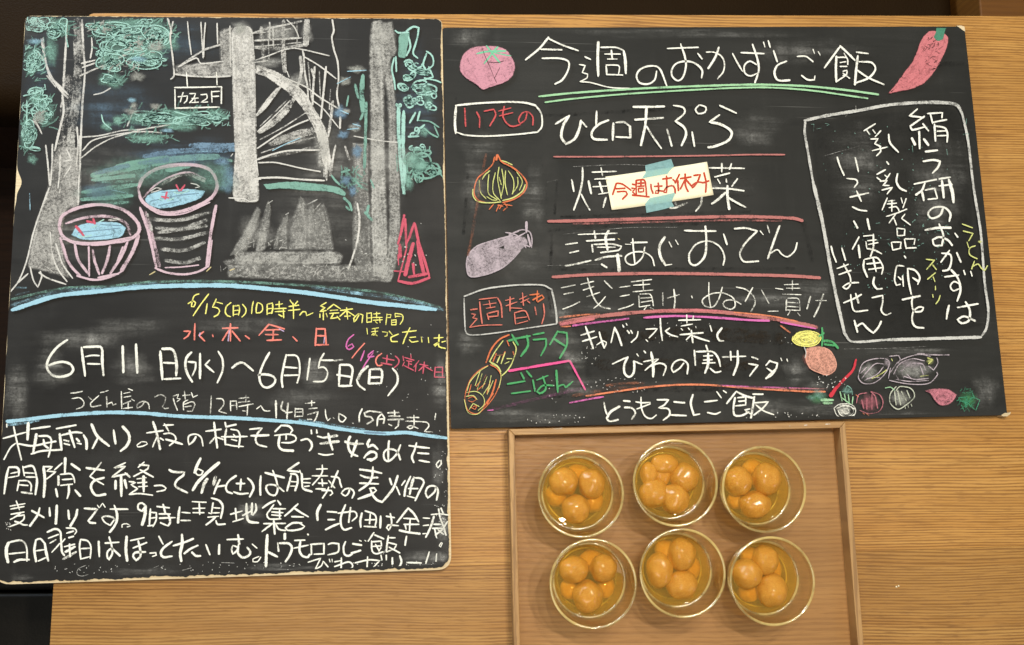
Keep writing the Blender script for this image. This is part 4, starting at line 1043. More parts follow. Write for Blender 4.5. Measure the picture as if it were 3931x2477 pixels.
w30 1820,270 1655,495 ; w28 1820,265 1900,340 1975,415 ; w34 1780,375 1775,500 1780,640 ; w20 1860,340 1885,380 ; 1790,385 1890,390 1900,460 ; 1820,440 1880,430 ; 1820,480 1890,480 ; 1780,640 1870,580 ; 1850,530 1890,520 1890,560 1850,575 ; 1850,550 1920,605 ; w24 1990,330 2115,345 ; w34 2005,370 1990,500 1975,670 ; w26 2020,430 2150,440 2190,510 2120,600 1980,655 ; 2000,520 2120,600 2280,670
P chalk_underline|double light green chalk underline
T 0 0 1
C lg
D .95
w11 2069,371 2159,361 2268,352 2378,345 2524,337 2706,330 2852,325.6 2962,326 3108,332 3254,347 3372,363
w9 2093,393 2195,380 2378,363 2560,351 2706,343 2852,336.6 2962,336.6 3108,347 3254,367 3331,378
P chilli_drawing|red chalk chilli pepper with a dark green stalk
T 3300 0 3.4485
C cr
O .85 850,480 920,415 1010,415 1110,440 1175,500 1170,560 1150,640 1100,750 1030,880 960,990 850,1100 680,1180 520,1210 380,1235 480,1120 600,950 700,820 760,680 800,570 830,510
d.6 w30 880,560 830,700 740,850 600,1050 450,1190 ; 1000,560 930,750 820,950 650,1110 ; 1100,600 1000,820 880,1000 700,1130
C cd
O .9 1015,360 1150,350 1120,450 1105,520 1020,540 980,490 1010,430
C bk
* 950,720 110 220 36 13
P chalk_writing|red chalk word いつもの inside a white rounded frame
T 1720 80 2.736
C wt
D .8
w28 80,890 300,868 600,853 800,860 920,890 ; w24 920,890 980,980 985,1110 940,1170 ; w22 940,1170 700,1195 400,1212 180,1200 90,1170 ; w36 80,1180 72,1050 85,890
C ir
w24 175,920 185,1110 ; 300,960 330,1020 330,1120 ; 380,950 480,930 500,990 440,1105 ; w22 590,900 575,1000 620,1080 680,1110 760,1090 ; w18 530,950 660,915 ; 540,1000 680,965 ; w22 830,965 810,1040 760,1080 740,1040 780,970 840,960 890,1010 890,1095
P chalk_writing|white chalk menu item reading ひと口天ぷら
C wt
D .8
W 34
w28 1130,1085 1200,1040 1275,995 ; w38 1270,1000 1210,1100 1190,1220 1240,1295 1330,1240 1380,1130 1395,1050 ; w26 1395,1050 1455,1115 ; w32 1560,950 1555,1100 ; w34 1685,1045 1580,1090 1510,1170 1530,1240 1670,1250 ; w42 1735,1080 1730,1250 ; w30 1765,1070 1850,1065 1910,1110 ; w40 1910,1110 1915,1225 ; w26 1765,1220 1920,1228
w34 1945,905 2100,905 2270,900 ; 1965,1040 2260,1020 ; w36 2085,905 2070,1100 2025,1310 ; w26 2085,1110 2160,1230 2240,1340 ; 2300,1140 2350,1315
T 2560 80 2.736
w26 70,890 170,910 185,970 90,1055 ; w34 90,1055 180,1120 200,1200 155,1310 ; w28 265,1170 290,1320 ; w24 340,885 300,930 330,975 400,960 410,910 350,885 ; 555,890 730,970 ; w36 550,990 450,1065 570,1090 680,1170 640,1260 500,1320 435,1330
P chalk_line|first thin dusty red divider line
T 0 0 1
C dr
D .9
w8 2126,602 2312,602 2545,600 2744,597 2880,594 3012,594
P chalk_line|second thick dusty red divider line
w17 2105,850 2213,848 2412,842 2645,835 2860,832 3042,838 3080,847
w10 d.5 2200,860 2500,853 2800,846 3000,848
P chalk_line|third dusty red divider line
w16 2122,1064 2279,1054 2548,1050 2862,1055 3042,1060 3147,1067
P chalk_writing|white chalk menu item reading 焼き野菜, partly under the paper note
T 2080 580 3.01
C wt
D .75
W 32
345,335 370,465 ; 470,195 470,320 440,480 370,680 ; w26 455,500 500,590 555,685 ; w36 540,350 570,490 ; w24 580,245 860,235 ; 685,195 700,285 ; w20 610,325 760,318 ; 590,413 760,405 ; w30 665,360 700,475 ; w20 655,500 770,480 ; w32 740,540 710,650
w34 d.5 1480,660 1540,655 1680,600 ; 1540,590 1560,640 ; d.7 1850,535 1835,620 1780,695
w26 1930,195 2340,200 ; w34 2080,145 2080,240 ; 2190,150 2170,210 ; w28 2000,300 2170,255 ; w26 2030,325 2060,375 ; 2130,325 2135,360 ; 2260,320 2195,410 ; w28 1975,430 2150,435 2335,460 ; w44 2145,405 2145,530 2165,670 ; w40 2120,480 2050,550 1965,610 ; w32 2140,530 2240,590 2355,650
P chalk_writing|white chalk menu item reading 薄あじおでん
W 26
275,1082 410,1060 ; 320,1178 425,1155 ; w30 270,1328 420,1300 565,1265 ; w20 420,965 870,950 ; w34 605,925 620,1005 ; w46 770,925 735,1000 760,1140 ; w28 515,1040 840,1020 ; w36 580,1085 590,1165 ; w26 600,1080 800,1075 920,1100 890,1145 680,1175 ; w22 640,1112 850,1112 ; w34 615,1262 740,1225 920,1210 ; w60 875,1200 885,1290 895,1385 ; w34 690,1310 750,1345
c ch w16 880,1012 900,1022
w16 965,1077 1030,1080 ; w28 1030,1060 1215,1055 ; w26 1050,1015 1060,1150 1075,1300 ; w24 1190,1110 1160,1230 1060,1315 980,1290 970,1220 1060,1170 1180,1170 1270,1230 1300,1325
w42 1420,995 1360,1100 1370,1220 1430,1320 ; w24 1430,1320 1500,1310 ; w20 1470,1050 1500,1110 ; 1545,1030 1575,1080
w30 1650,920 1830,925 2010,925 ; w36 1890,870 1900,1050 1880,1220 1780,1320 1710,1290 1700,1190 ; w26 1700,1190 1780,1080 1920,1040 2050,1100 2110,1220 2095,1320 ; w28 2100,960 2140,1080
T 2100 820 2.2296
w22 1605,130 1700,125 1800,150 1700,250 1650,340 1670,400 1700,415 1810,408 ; w15 1825,150 1850,180 ; 1885,100 1905,165 ; w24 1990,105 1940,240 1890,385 ; w17 1900,350 1970,310 2010,350 2060,370 2120,320 2140,250
P chalk_writing|thin white chalk menu item reading 浅漬け・ぬか漬け
W 15
D .64
120,637 240,612 ; 145,692 225,675 ; 135,818 210,790 280,755 ; 290,607 400,580 ; 310,655 400,625 ; 340,712 450,675 ; w18 345,550 370,640 410,740 470,800 540,815 ; w14 500,710 450,770 400,812 ; w20 490,575 555,640
w14 620,633 710,620 ; 625,710 705,695 ; 610,822 700,795 740,775 ; 720,585 895,565 ; 740,615 880,605 ; 820,565 825,650 ; 735,670 905,655 ; w18 785,705 790,800 ; w14 795,690 880,690 900,730 910,790 ; 800,725 900,718 ; 805,760 900,745 ; 795,800 880,785 ; 830,825 850,800 ; 880,805 915,820
w18 990,680 992,785 ; w16 1030,725 1130,695 ; w20 1085,650 1095,740 1088,810 ; 1237,705 1243,722
1385,590 1385,700 1400,800 ; w16 1500,630 1470,730 1420,800 1350,790 1330,740 1400,690 1500,680 1590,720 1610,790 1570,820 1510,790 1520,750 1590,740 1660,775 ; 1620,630 1700,650 1770,710 1780,770 1745,840 ; w18 1760,635 1730,690 1695,755 ; w14 1835,655 1900,770
w12 1955,640 2020,650 ; 1945,745 1985,740 ; 1890,838 1980,835 ; 2030,610 2150,605 ; 2050,640 2165,640 ; 2100,575 2100,660 ; 2015,690 2175,695 ; w18 2050,740 2045,830 ; w13 2060,725 2150,730 2165,800 2165,830 ; 2060,760 2150,765 ; 2055,795 2150,800 ; 2050,825 2160,830 ; 2080,835 2060,870 ; 2145,850 2165,875 ; w20 2255,710 2225,815 ; 2365,690 2330,790 2285,885 ; w13 2300,745 2390,745
P chalk_arc|upper arc in red, orange and magenta chalk
C dr
d.8 w44 110,935 300,900 600,862 900,838 1200,832 1500,845 1800,882 2050,920 2310,972
C mg
w26 d.8 830,892 1000,880 1150,878 1400,888 1700,910 1900,918 ; w20 2000,930 2300,985
d.5 w24 220,960 400,935 700,898
C cr
w38 d.8 115,950 250,925 400,900 ; w26 900,840 1200,825 1500,835
C og
w16 d.8 1600,845 1900,875 2150,925 ; 120,970 200,965 ; d.5 w22 110,890 300,868 450,862 ; 2000,960 2080,1020
P arc_line|lower arc in orange and pink chalk
T 2160 1180 2.5617
C og
d.8 w26 230,872 500,832 800,790 1100,764 1400,762 1700,784 2000,806 2400,828 2580,830
C mg
d.7 w24 70,940 250,905 400,880 ; d.5 w18 1550,768 2000,785 2500,802
C br
d.5 w40 430,770 600,748 800,745 ; d.35 w46 100,870 500,800 900,780
C dr
d.5 w20 1700,790 2100,800 2600,800
C pu
T 1740 1060 2.616
d.4 w44 350,1350 700,1265 1000,1195 1300,1125
C mg
d.8 w18 345,1350 400,1345
P chalk_writing|white chalk special reading キャベツ、水菜と びわの実サラダ
T 2160 1180 2.5617
C wt
D .85
W 24
180,275 310,235 ; 195,335 335,290 ; w26 225,190 265,300 300,405 ; w18 335,370 400,330 430,345 420,385 ; w26 360,245 380,320 410,400 ; w20 475,350 510,200 ; w28 510,200 545,270 580,375 ; w20 590,175 600,195 ; 625,160 632,175 ; w26 635,230 655,255 ; 670,230 685,255 ; w22 740,240 730,290 675,345 ; w26 820,320 835,335
960,110 965,210 980,325 ; w18 820,215 930,210 900,250 850,300 ; w24 1050,205 1010,235 1060,270 1130,290
w22 1140,128 1355,122 ; w18 1220,75 1222,155 ; 1285,85 1280,130 ; 1165,185 1275,165 ; 1165,210 1180,225 ; 1235,205 1250,220 ; 1308,188 1312,200 ; w24 1155,270 1380,250 ; w30 1265,230 1280,345 ; w18 1260,275 1215,320 ; w26 1290,285 1360,310 1440,335
w22 1450,180 1465,235 ; w30 1565,205 1520,270 1540,325 1580,330
w22 490,558 570,520 640,490 ; w30 640,490 605,570 610,650 655,685 695,650 705,580 700,530 ; w22 700,530 780,560 ; 730,460 745,480 ; 800,430 815,448 ; w36 870,445 890,560 890,680 ; w20 795,535 930,510 ; 940,510 810,620 ; w26 860,580 950,550 1015,580 990,670
w24 1190,550 1150,600 1090,640 1070,600 1100,540 1170,515 1230,560 1225,655 ; w30 1410,375 1430,430 ; w26 1295,425 1305,570 ; 1315,437 1470,437 1530,500 1550,580 ; w20 1385,480 1475,475 ; 1385,520 1470,515 ; 1375,550 1500,545 ; w36 1430,455 1430,560 1400,645 ; w24 1450,600 1500,640 1555,630
w22 1570,490 1700,485 1800,482 ; w26 1650,435 1655,520 ; w34 1720,430 1720,550 1680,665 ; w22 1860,490 1920,510 ; w26 1830,555 1920,570 1880,620 1840,675 ; 2040,525 2000,570 ; 2040,530 2110,550 2100,600 2060,660 2000,700 ; w30 2090,610 2000,700 ; w24 2010,600 2070,640 ; w18 2145,500 2155,525 ; 2205,510 2212,530
P chalk_writing|white chalk special reading とうもろこしご飯
w24 405,935 420,1010 435,1050 ; w36 560,975 470,1030 435,1090 ; w30 435,1090 460,1125 545,1105 ; w28 600,920 660,925 ; w26 610,985 680,990 715,1040 680,1100 ; w22 770,885 775,990 810,1070 870,1095 920,1060 ; 720,930 780,940 860,935 ; 730,1000 860,950 ; w26 930,910 1040,910 1000,960 945,990 1040,1000 1050,1060 990,1110 ; 1095,930 1200,940 ; 1065,1060 1215,1065 ; w28 1280,860 1260,950 1290,1060 1345,1050
w24 1395,930 1520,915 ; 1425,1035 1500,1050 1550,1030 ; w20 1515,830 1560,890 ; 1580,820 1610,840 ; w28 1705,830 1615,945 ; 1710,830 1790,870 1880,895 ; w22 1720,890 1800,880 1800,960 1700,970 ; w28 1695,890 1680,980 1690,1060 1760,1065 1830,1030 ; w22 1840,1000 1790,1010 1850,1050 ; 1730,925 1790,920 ; 1870,855 1970,855 ; w32 1885,880 1870,980 1850,1100 ; w22 1890,940 2020,930 1970,990 1880,1060 ; 1900,960 1980,1020 2075,1055
P chalk_frame|grey-white chalk frame around the vertical note
T 0 0 1
C gy
D .75
w17 3089,463 3175,444 3299,424 3406,404 3513,395 3619,394 3673,404 3694,438 ; w13 3694,438 3716,538 3737,716 3765,894 3780,1085 3794,1191 3787,1259 3765,1295 ; w17 3765,1295 3584,1300 3406,1305 ; w13 3406,1305 3271,1312 3242,1280 ; w18 3242,1280 3214,1156 3189,1031 3157,853 3121,698 ; w13 3121,698 3103,591 3089,509 3091,470
P chalk_writing|first vertical column in white chalk reading 絹う研のおかずは
T 3050 360 2.8094
C wt
D .92
W 30
w26 1325,165 1240,240 1380,255 ; w28 1400,245 1250,350 1270,390 1400,360 ; 1385,325 1445,400 ; w34 1345,410 1350,590 ; 1265,480 1300,550 ; 1395,490 1445,555 ; w24 1435,215 1595,205 1590,260 ; 1465,220 1490,320 ; 1490,310 1640,280 ; w30 1510,330 1520,510 ; w28 1530,350 1620,370 1650,430 1645,520 ; w22 1540,405 1640,400 ; 1540,455 1640,450
w34 1415,625 1540,610 ; 1390,730 1500,715 1570,730 1550,790 1490,855 ; w24 1290,975 1530,925 ; w34 1405,965 1375,1040 1310,1090 ; w40 1375,1060 1395,1150 ; w24 1410,1040 1510,1020 1540,1120 ; 1440,1140 1540,1130 ; w28 1560,920 1680,900 ; w36 1590,940 1610,1120 ; w26 1560,995 1700,980 ; w48 1665,930 1700,1050 1715,1170
w30 1600,1240 1570,1310 1480,1345 1440,1290 1500,1230 1610,1225 1680,1290 1670,1375
T 3050 800 2.8094
w34 1410,235 1550,210 1685,210 ; w28 1560,170 1605,290 1590,400 1510,400 1490,340 1560,310 1650,340 1700,400 ; 1730,270 1760,310 ; 1590,485 1680,500 1690,580 1660,660 1600,675 ; 1670,455 1580,580 ; 1750,480 1795,580 ; 1620,740 1770,720 ; w32 1690,665 1760,750 1790,880 1755,1000 ; w24 1770,810 1720,790 1680,840 1710,890 1770,870 ; w22 1825,670 1840,715 ; 1900,680 1915,730
w34 1665,1050 1650,1120 1640,1190 ; w30 1760,1070 1980,1030 ; 1845,1010 1890,1100 1880,1210 1800,1240 1760,1200 1830,1165 1950,1215
P chalk_writing|second vertical column in white chalk reading 乳、乳製品、卵を
T 3050 360 2.8094
W 22
870,325 750,400 ; 780,395 810,440 ; 845,390 870,425 ; 930,400 870,465 ; 825,490 900,485 865,540 930,570 ; 840,615 1000,575 ; 920,570 930,620 885,670 ; w28 1015,440 1030,530 1120,630 ; 995,735 1015,760 ; w24 980,820 890,870 ; 890,905 930,935 ; 975,880 1000,900 ; 1030,860 985,930 ; 925,945 1000,935 955,990 1020,990 ; 945,1040 1055,1010 1000,1080 ; w30 1110,865 1100,950 1140,1020 1205,1050
w20 1000,1125 945,1255 ; 1010,1160 1080,1150 ; 1000,1190 1100,1180 ; 1050,1150 1050,1270 ; 1020,1230 1100,1220 1130,1270 ; 1150,1125 1165,1180 ; 1205,1130 1170,1230 ; 990,1325 1100,1290 1210,1245 ; 1090,1300 1020,1395 ; 1070,1340 1100,1415 ; 1190,1300 1155,1345 1250,1415
T 3050 800 2.8094
w20 1105,215 1110,295 ; 1110,215 1190,225 1185,290 ; 1115,298 1190,290 ; 1045,370 1060,450 ; 1050,365 1150,365 1140,430 ; 1065,450 1150,430 ; 1185,335 1205,435 ; 1195,330 1300,330 1290,390 ; w26 1210,430 1310,425 ; w24 1185,515 1200,535
w24 1180,625 1110,620 1090,680 1080,780 1100,830 1140,820 ; 1120,740 1150,770 ; 1165,730 1175,840 ; w28 1220,650 1230,780 1260,930 ; 1230,650 1300,670 1350,740 1330,820 ; 1275,750 1340,790 ; w30 1165,985 1355,945 ; w26 1275,950 1265,1030 1290,1110 1370,1110 1390,1070 1340,1065 1280,1120 1270,1220 1310,1280 1395,1290
P chalk_writing|third vertical column in white chalk reading いっさい使用して
T 3050 360 2.8094
W 24
460,685 490,780 535,880 ; 655,690 690,840 ; 565,915 660,925 680,960 645,1010 ; 600,1115 800,1070 ; 670,1050 720,1160 ; 625,1220 700,1255 780,1265 ; w30 640,1375 680,1450 ; 785,1350 810,1465
T 3050 800 2.8094
695,310 625,440 ; w30 690,400 705,530 ; w20 745,300 850,290 ; 790,350 880,340 ; 800,390 900,370 ; 770,360 780,430 ; w26 850,280 850,420 820,520 ; 785,435 860,450 940,490 ; w30 750,560 745,640 785,740 ; w22 760,550 880,530 930,580 955,640 940,710 ; 780,600 930,585 ; 800,660 940,640 ; w26 850,545 880,680 ; w30 860,745 850,810 890,870 945,865 ; w24 835,965 950,940 950,1020 935,1100 980,1150 1040,1130
P chalk_writing|fourth vertical column in white chalk reading いません
395,410 415,490 450,580 ; 510,430 550,560 ; w22 460,650 580,605 ; 480,715 610,670 ; w24 530,600 600,740 600,830 560,870 520,850 580,810 690,800 ; 530,1020 650,970 720,930 ; 605,930 620,1040 650,1110 790,1100 ; w30 660,920 690,1020 ; w28 645,1210 680,1335 ; 680,1270 730,1240 790,1300 850,1345 900,1290 935,1220
P chalk_writing|yellow-green chalk insertions reading うどん and スイーツ
C yg
W 18
1810,170 1920,210 ; 1820,245 1925,270 1880,350 ; 1860,365 1880,425 ; 1950,405 1890,430 1890,500 1970,545 ; 1940,570 1910,655 ; 1915,630 1980,600 2010,640 2050,675 2080,620 ; 1420,550 1510,560 1425,660 ; 1490,610 1530,660 ; 1520,695 1435,765 ; 1495,740 1515,790 ; 1520,840 1520,880 ; 1490,930 1495,960 ; 1570,940 1555,990 1525,1030
e .7 2000,360 28 18
P faint_green_scratches|faint leftover green chalk scratches
C tl
D .55
* 1100,450 600 500 60 8 ; 1200,300 500 200 20 9
T 3050 360 2.8094
* 1000,700 700 500 50 8
w9 180,330 210,330 205,410 ; 240,380 290,370 ; 330,320 375,330 350,345 ; 1820,440 1880,425 1870,500 ; 1855,270 1850,330 ; 1270,560 1275,630 ; 1640,600 1650,660
C wt
w7 350,225 365,250 ; 415,215 445,230 ; 540,190 575,215 550,245 ; 660,130 665,200 ; 845,140 845,175
P onion_drawing|orange and yellow chalk onion with roots
T 1720 560 2.809
C or
D .85
w20 500,120 480,200 400,280 320,350 285,450 285,530 330,590 400,610 ; w22 540,100 575,170 680,225 770,290 830,360 850,430 800,520 700,580 590,612
w34 530,100 520,150 ; w16 490,630 445,685 ; 550,640 520,705 ; 580,640 555,680 ; 600,630 690,645 ; 610,620 640,660 595,700 ; w24 540,640 590,650
C yg
w18 268,470 270,540 320,600 450,615 570,605 ; 590,590 700,560 800,490 832,420 ; 450,270 400,310 370,360 ; 580,160 640,180 690,205
w14 335,370 350,500 410,570 ; 440,310 430,420 440,520 530,580 ; 510,290 485,400 490,510 560,590 ; 550,230 535,350 560,500 575,570 ; 580,250 600,400 575,540 ; 620,270 615,400 640,530 ; 650,270 700,350 710,440 695,520 ; 750,340 750,430 690,520 ; 550,340 575,420 ; 740,280 800,380 770,480 ; 420,550 480,585 530,585
P aubergine_drawing|pale mauve chalk aubergine
C mv
O .62 200,1320 210,1200 300,1090 440,1030 600,990 700,970 830,990 860,1060 780,1130 680,1240 560,1330 400,1390 250,1415
d.75 w20 700,965 600,990 440,1035 300,1090 215,1190 200,1310 240,1410 400,1390 560,1330 680,1240 780,1130
w18 620,935 700,950 760,980 840,1100 ; 700,940 800,905 880,930 905,1010 900,1100 ; w44 845,825 845,930 ; w22 760,990 820,1060 880,1090 ; 660,960 760,920 ; 720,1000 830,940 ; w30 860,960 890,1080
d.5 w20 620,1160 560,1260 ; 230,1220 260,1360 ; 520,1130 600,1140 ; 750,1030 760,1120
C bk
O .9 545,1100 605,1075 605,1110
w6 d.6 560,1110 555,1190
P brown_streak|faint brown chalk streak
C br
D .4
w42 410,90 350,400 310,650 250,1000 215,1180
P chalk_writing|red chalk word 週替わり inside a white rounded frame
T 1740 1060 2.616
C gy
D .75
w22 110,205 300,135 500,103 700,88 900,92 980,130 ; w28 985,130 1010,230 1035,380 1040,470 ; w18 1040,480 700,530 400,575 200,592 130,570 115,450 108,220
C sr
D .85
W 20
175,340 240,330 ; w15 185,380 225,385 195,420 240,430 165,515 ; 165,515 300,495 490,490 ; w20 265,260 275,370 290,475 ; w16 260,235 440,215 ; w22 445,220 480,290 490,415 ; w14 300,290 430,270 ; 360,245 375,320 ; 330,325 420,310 ; w18 340,380 355,435 ; 345,375 450,350 450,400 360,410
w15 525,245 610,225 ; 530,300 640,260 ; w20 570,210 570,350 ; w15 580,320 690,325 ; 665,235 740,200 ; 680,265 760,225 ; w18 695,170 705,295 ; 745,250 770,270 ; 615,380 625,480 ; 615,370 720,350 765,440 ; w14 625,425 740,410 ; 640,480 750,450
c or w20 845,150 840,250 ; 770,190 860,180 ; 800,240 890,190 910,220 850,260 ; c sr w18 820,310 835,390 ; 905,280 915,380 890,480
P chalk_writing|green chalk word サラダ on the left of the menu
C gn
D .92
W 32
555,650 650,625 770,602 ; 590,590 650,690 ; 740,600 750,700 680,805 ; w26 805,590 910,570 ; 805,640 930,630 930,700 880,800 ; w28 1050,555 970,690 ; 1050,560 1140,570 1140,690 1070,825 ; w34 1010,630 1120,700
P chalk_bracket|bright pink chalk bracket between the two green words
C hp
w34 560,952 800,912 1160,852 ; w26 1170,850 1240,980 1325,1140
P chalk_writing|green chalk word ごはん on the left of the menu
C gn
W 24
545,1085 720,1055 ; w34 680,975 710,1030 ; 735,955 785,1010 ; w24 585,1180 775,1155 ; 800,1045 820,1155 ; 840,1045 950,1000 ; w26 900,1010 930,1130 870,1180 840,1160 900,1100 1010,1100 ; w32 1035,950 1050,1165 ; w26 1050,1110 1110,1090 1130,1120 1200,1060
P bamboo_shoot_drawing|orange and yellow chalk vegetable drawing
C or
D .8
w24 560,590 460,640 380,740 330,870 ; w14 350,900 270,940 180,1030 130,1150 118,1250 150,1350 230,1385 290,1350 390,1240 450,1130 480,1010 440,930 370,890
w20 430,780 400,860 ; 520,760 490,850 ; 370,1060 340,1180 ; 430,1040 400,1150 340,1290 ; 540,650 560,700 ; 600,760 610,790 ; 400,1180 300,1320
w12 150,1230 200,1210 230,1240 190,1265 150,1250 ; 200,1310 240,1300 220,1340 180,1320 ; 230,1110 270,1060 ; 240,1150 320,1080 ; 180,1090 150,1200
C yg
w16 500,650 420,760 365,860 ; 365,860 440,900 480,960 ; 600,660 632,730 600,850 550,940 490,1000 ; 540,830 590,830 ; 520,880 560,860 ; 470,800 440,870 ; 480,880 520,770
w11 345,905 260,960 170,1060 140,1150 ; 270,950 220,1100 ; 290,980 240,1140 ; 340,1010 290,1130 ; 380,1000 350,1150 ; 400,1050 340,1190 ; 130,1170 230,1160 300,1210 310,1290 250,1350 ; 360,1100 300,1190 ; 110,1240 150,1370 240,1388 300,1330 ; 380,880 450,920 480,1000 460,1120 ; 160,1340 200,1280 260,1310 ; 130,1210 200,1200 240,1240
w14 c br 420,800 500,790 ; 300,1050 330,990
P vegetable_haze|blended pink and orange chalk haze
T 2980 1200 2.532
C ps
e .4 380,420 130 120 ; 480,500 100 100
C dr
e .3 330,470 80 90 ; 530,520 60 80
C gy
e .3 900,570 110 90 ; 1330,560 190 110 ; 1200,830 110 90
C ro
e .3 910,870 110 100
C gn
e .3 400,830 120 60 ; 1860,850 110 90
P squash_drawing|yellow chalk squash with a green leaf
T 2980 1200 2.532
C yl
O .55 160,270 200,200 300,180 400,200 435,250 390,310 300,330 200,310
D .8
w12 160,270 200,205 300,180 400,200 435,250 390,310 300,330 200,310 155,270 165,230 ; 180,270 250,210 350,200 410,250 360,300 250,300 190,270 ; 240,265 290,240 340,262 290,285 240,265 ; 200,230 300,200 400,230 ; 220,300 300,315 400,280 ; 230,250 330,230 390,270
C gn
w26 445,150 450,250 440,350 ; w34 450,275 540,285 600,345 ; 420,230 460,200 ; 470,310 560,320
P peach_drawing|salmon chalk round vegetable drawing
C ps
O .6 300,350 430,330 530,380 580,480 570,560 500,610 400,580 310,520 285,430
w14 300,350 290,450 330,540 430,590 500,605 570,560 580,480 530,380 460,340 ; 350,370 320,450 380,540 ; 430,350 400,430 470,560 ; 470,380 490,480 540,560 ; 380,400 440,480
c gy w12 270,330 290,390 280,440
P chalk_stick_drawing|red chalk leaf stalk drawing
C rs
w34 775,460 745,560 660,650 580,740 ; w52 590,720 530,810
P turnip_drawing|white chalk turnip with green tops
C wt
D .7
w12 560,930 620,890 730,895 772,950 740,1020 650,1040 590,1000 560,930 ; 590,930 650,910 730,920 750,970 700,1010 630,1000 600,950 ; 640,940 690,930 710,970 670,985 640,950 ; 600,1010 680,1035 760,990 ; 610,900 700,905 765,940
e .4 660,960 90 60
C lg
w15 620,770 640,860 ; 660,790 680,870 ; 700,800 710,880 ; 745,820 738,890 ; 640,830 720,890 ; w40 460,880 540,880 ; 440,850 550,850
C tl
w12 670,750 690,710 730,740 740,800 ; 640,770 740,770 ; e .5 690,760 60 50 ; e .4 420,800 90 50 ; e .35 340,830 60 30
P red_onion_drawing|dusky red chalk onion
C ro
w13 920,770 1005,800 1038,880 1000,960 900,982 810,950 ; 780,880 800,800 880,780 ; w18 880,830 880,940 ; 930,800 930,940 ; 965,820 985,930 ; 830,850 850,930 ; 920,770 960,810
e .25 900,880 110 90
c og w9 840,975 860,990 ; 875,980 900,1010 ; 775,800 800,820
P onion_drawing|small pale chalk onion
C pg
w14 1165,720 1110,790 1108,880 1180,940 1260,900 1342,820 1310,740 1200,720 1165,760 ; w15 1150,770 1165,900 ; 1180,760 1210,900 ; 1215,765 1265,860 ; 1270,760 1300,830 ; w10 1250,900 1255,935 ; 1280,900 1285,925 ; 1310,890 1318,912
c lg w14 1060,735 1110,725 1150,755
e .2 1220,830 100 80
P beet_drawing|pink chalk beetroot
C bt
O .6 1445,760 1550,740 1680,750 1755,800 1700,880 1600,905 1540,850 1500,790
w14 1500,770 1600,760 1700,770 1740,820 1680,880 1590,890 1540,830 1580,790 1680,800 1650,850 1590,840
P leaf_drawing|dark green chalk scribbled leaves
C dg
w12 1850,820 1840,930 1900,830 1980,850 1940,950 1880,900 1850,830 ; 1770,830 1850,820 ; 1790,860 1870,880 ; 1800,900 1830,960 ; 1900,770 1920,820
* 1840,850 90 110 40 9
P aubergine_drawing|pair of outlined mauve chalk aubergines
C mv
D .65
w13 800,600 830,510 870,475 960,450 1060,450 1100,490 1060,590 960,680 850,690 800,640 800,600 ; 830,640 900,560 ; 860,600 960,500 1040,500 ; 860,660 980,600 1040,530 ; 820,590 880,530 ; 880,640 1000,630
w13 1110,580 1200,470 1370,410 1500,425 ; 1100,425 1190,420 1205,450 1180,500 ; w18 1370,400 1550,412 1680,412 ; w13 1560,440 1572,490 1530,560 1480,520 ; 1100,660 1250,690 1400,700 1500,680 1570,600 1560,580 ; 1090,640 1110,540 ; 1140,600 1200,500 1320,450 1440,470 ; 1220,570 1300,500 1420,500 1450,560 ; 1240,620 1350,650 1480,640 ; 1160,650 1300,670 1480,660 ; 1400,520 1430,600 ; 1210,560 1240,640 ; 1150,590 1190,650 ; 1270,600 1310,640
e .3 1300,500 150 50 ; e .3 1080,490 40 50
c yg w16 930,640 1000,610 1070,560 ; 1470,440 1520,460 1480,500 ; w12 1120,450 1130,470 ; 1400,620 1480,610 ; e .5 1500,470 40 40
P chalk_dust|smears of wiped chalk and loose specks
T 0 0 1
C gy
D .8
o .13 1850,560 120 60 ; 1820,700 60 140 ; 2050,750 60 150 ; 2290,1180 100 30 ; 2170,1330 90 70 ; 2220,1480 120 50 ; 1800,1320 60 60 ; 2080,1600 180 30 ; 1950,1590 100 40 ; 3060,1430 70 60 ; 3160,1560 140 50 ; 2950,1150 200 30 ; 3130,1120 90 50 ; 3500,1350 200 20 ; 3780,1500 60 80 ; 2900,500 120 90 ; 1800,140 90 60 ; 2960,1560 120 50
o .10 2600,130 500 30 ; 3100,200 250 60 ; 2600,720 400 40 ; 3300,650 150 200 ; 3600,700 120 300 ; 2000,980 120 80 ; 3500,1600 200 30
o .2 2150,1200 60 60 ; 2210,1390 50 40 ; 2120,1620 60 16 ; 3140,1490 60 30
* 2380,1480 160 30 30 3.5 ; 2140,1610 120 20 26 4 ; 2260,1360 40 40 20 3 ; 3000,1600 150 20 30 4 ; 2560,1260 200 60 14 3 ; 3050,1310 120 20 16 3 ; 3190,1460 60 30 24 5 ; 2100,1500 60 60 8 3 ; 2900,1620 100 10 14 4
w2.5 d.35 2100,700 2140,690 ; 2200,640 2400,632 2550,640 ; 2160,900 2400,875 2600,873 ; 2100,1020 2300,1015 ; 3240,1340 3400,1338 3560,1330 ; 2150,1220 2130,1300 ; 3160,600 3300,560

"""
run_strokes(STROKES, {'l': left, 'r': right}); CLIP[0] = None

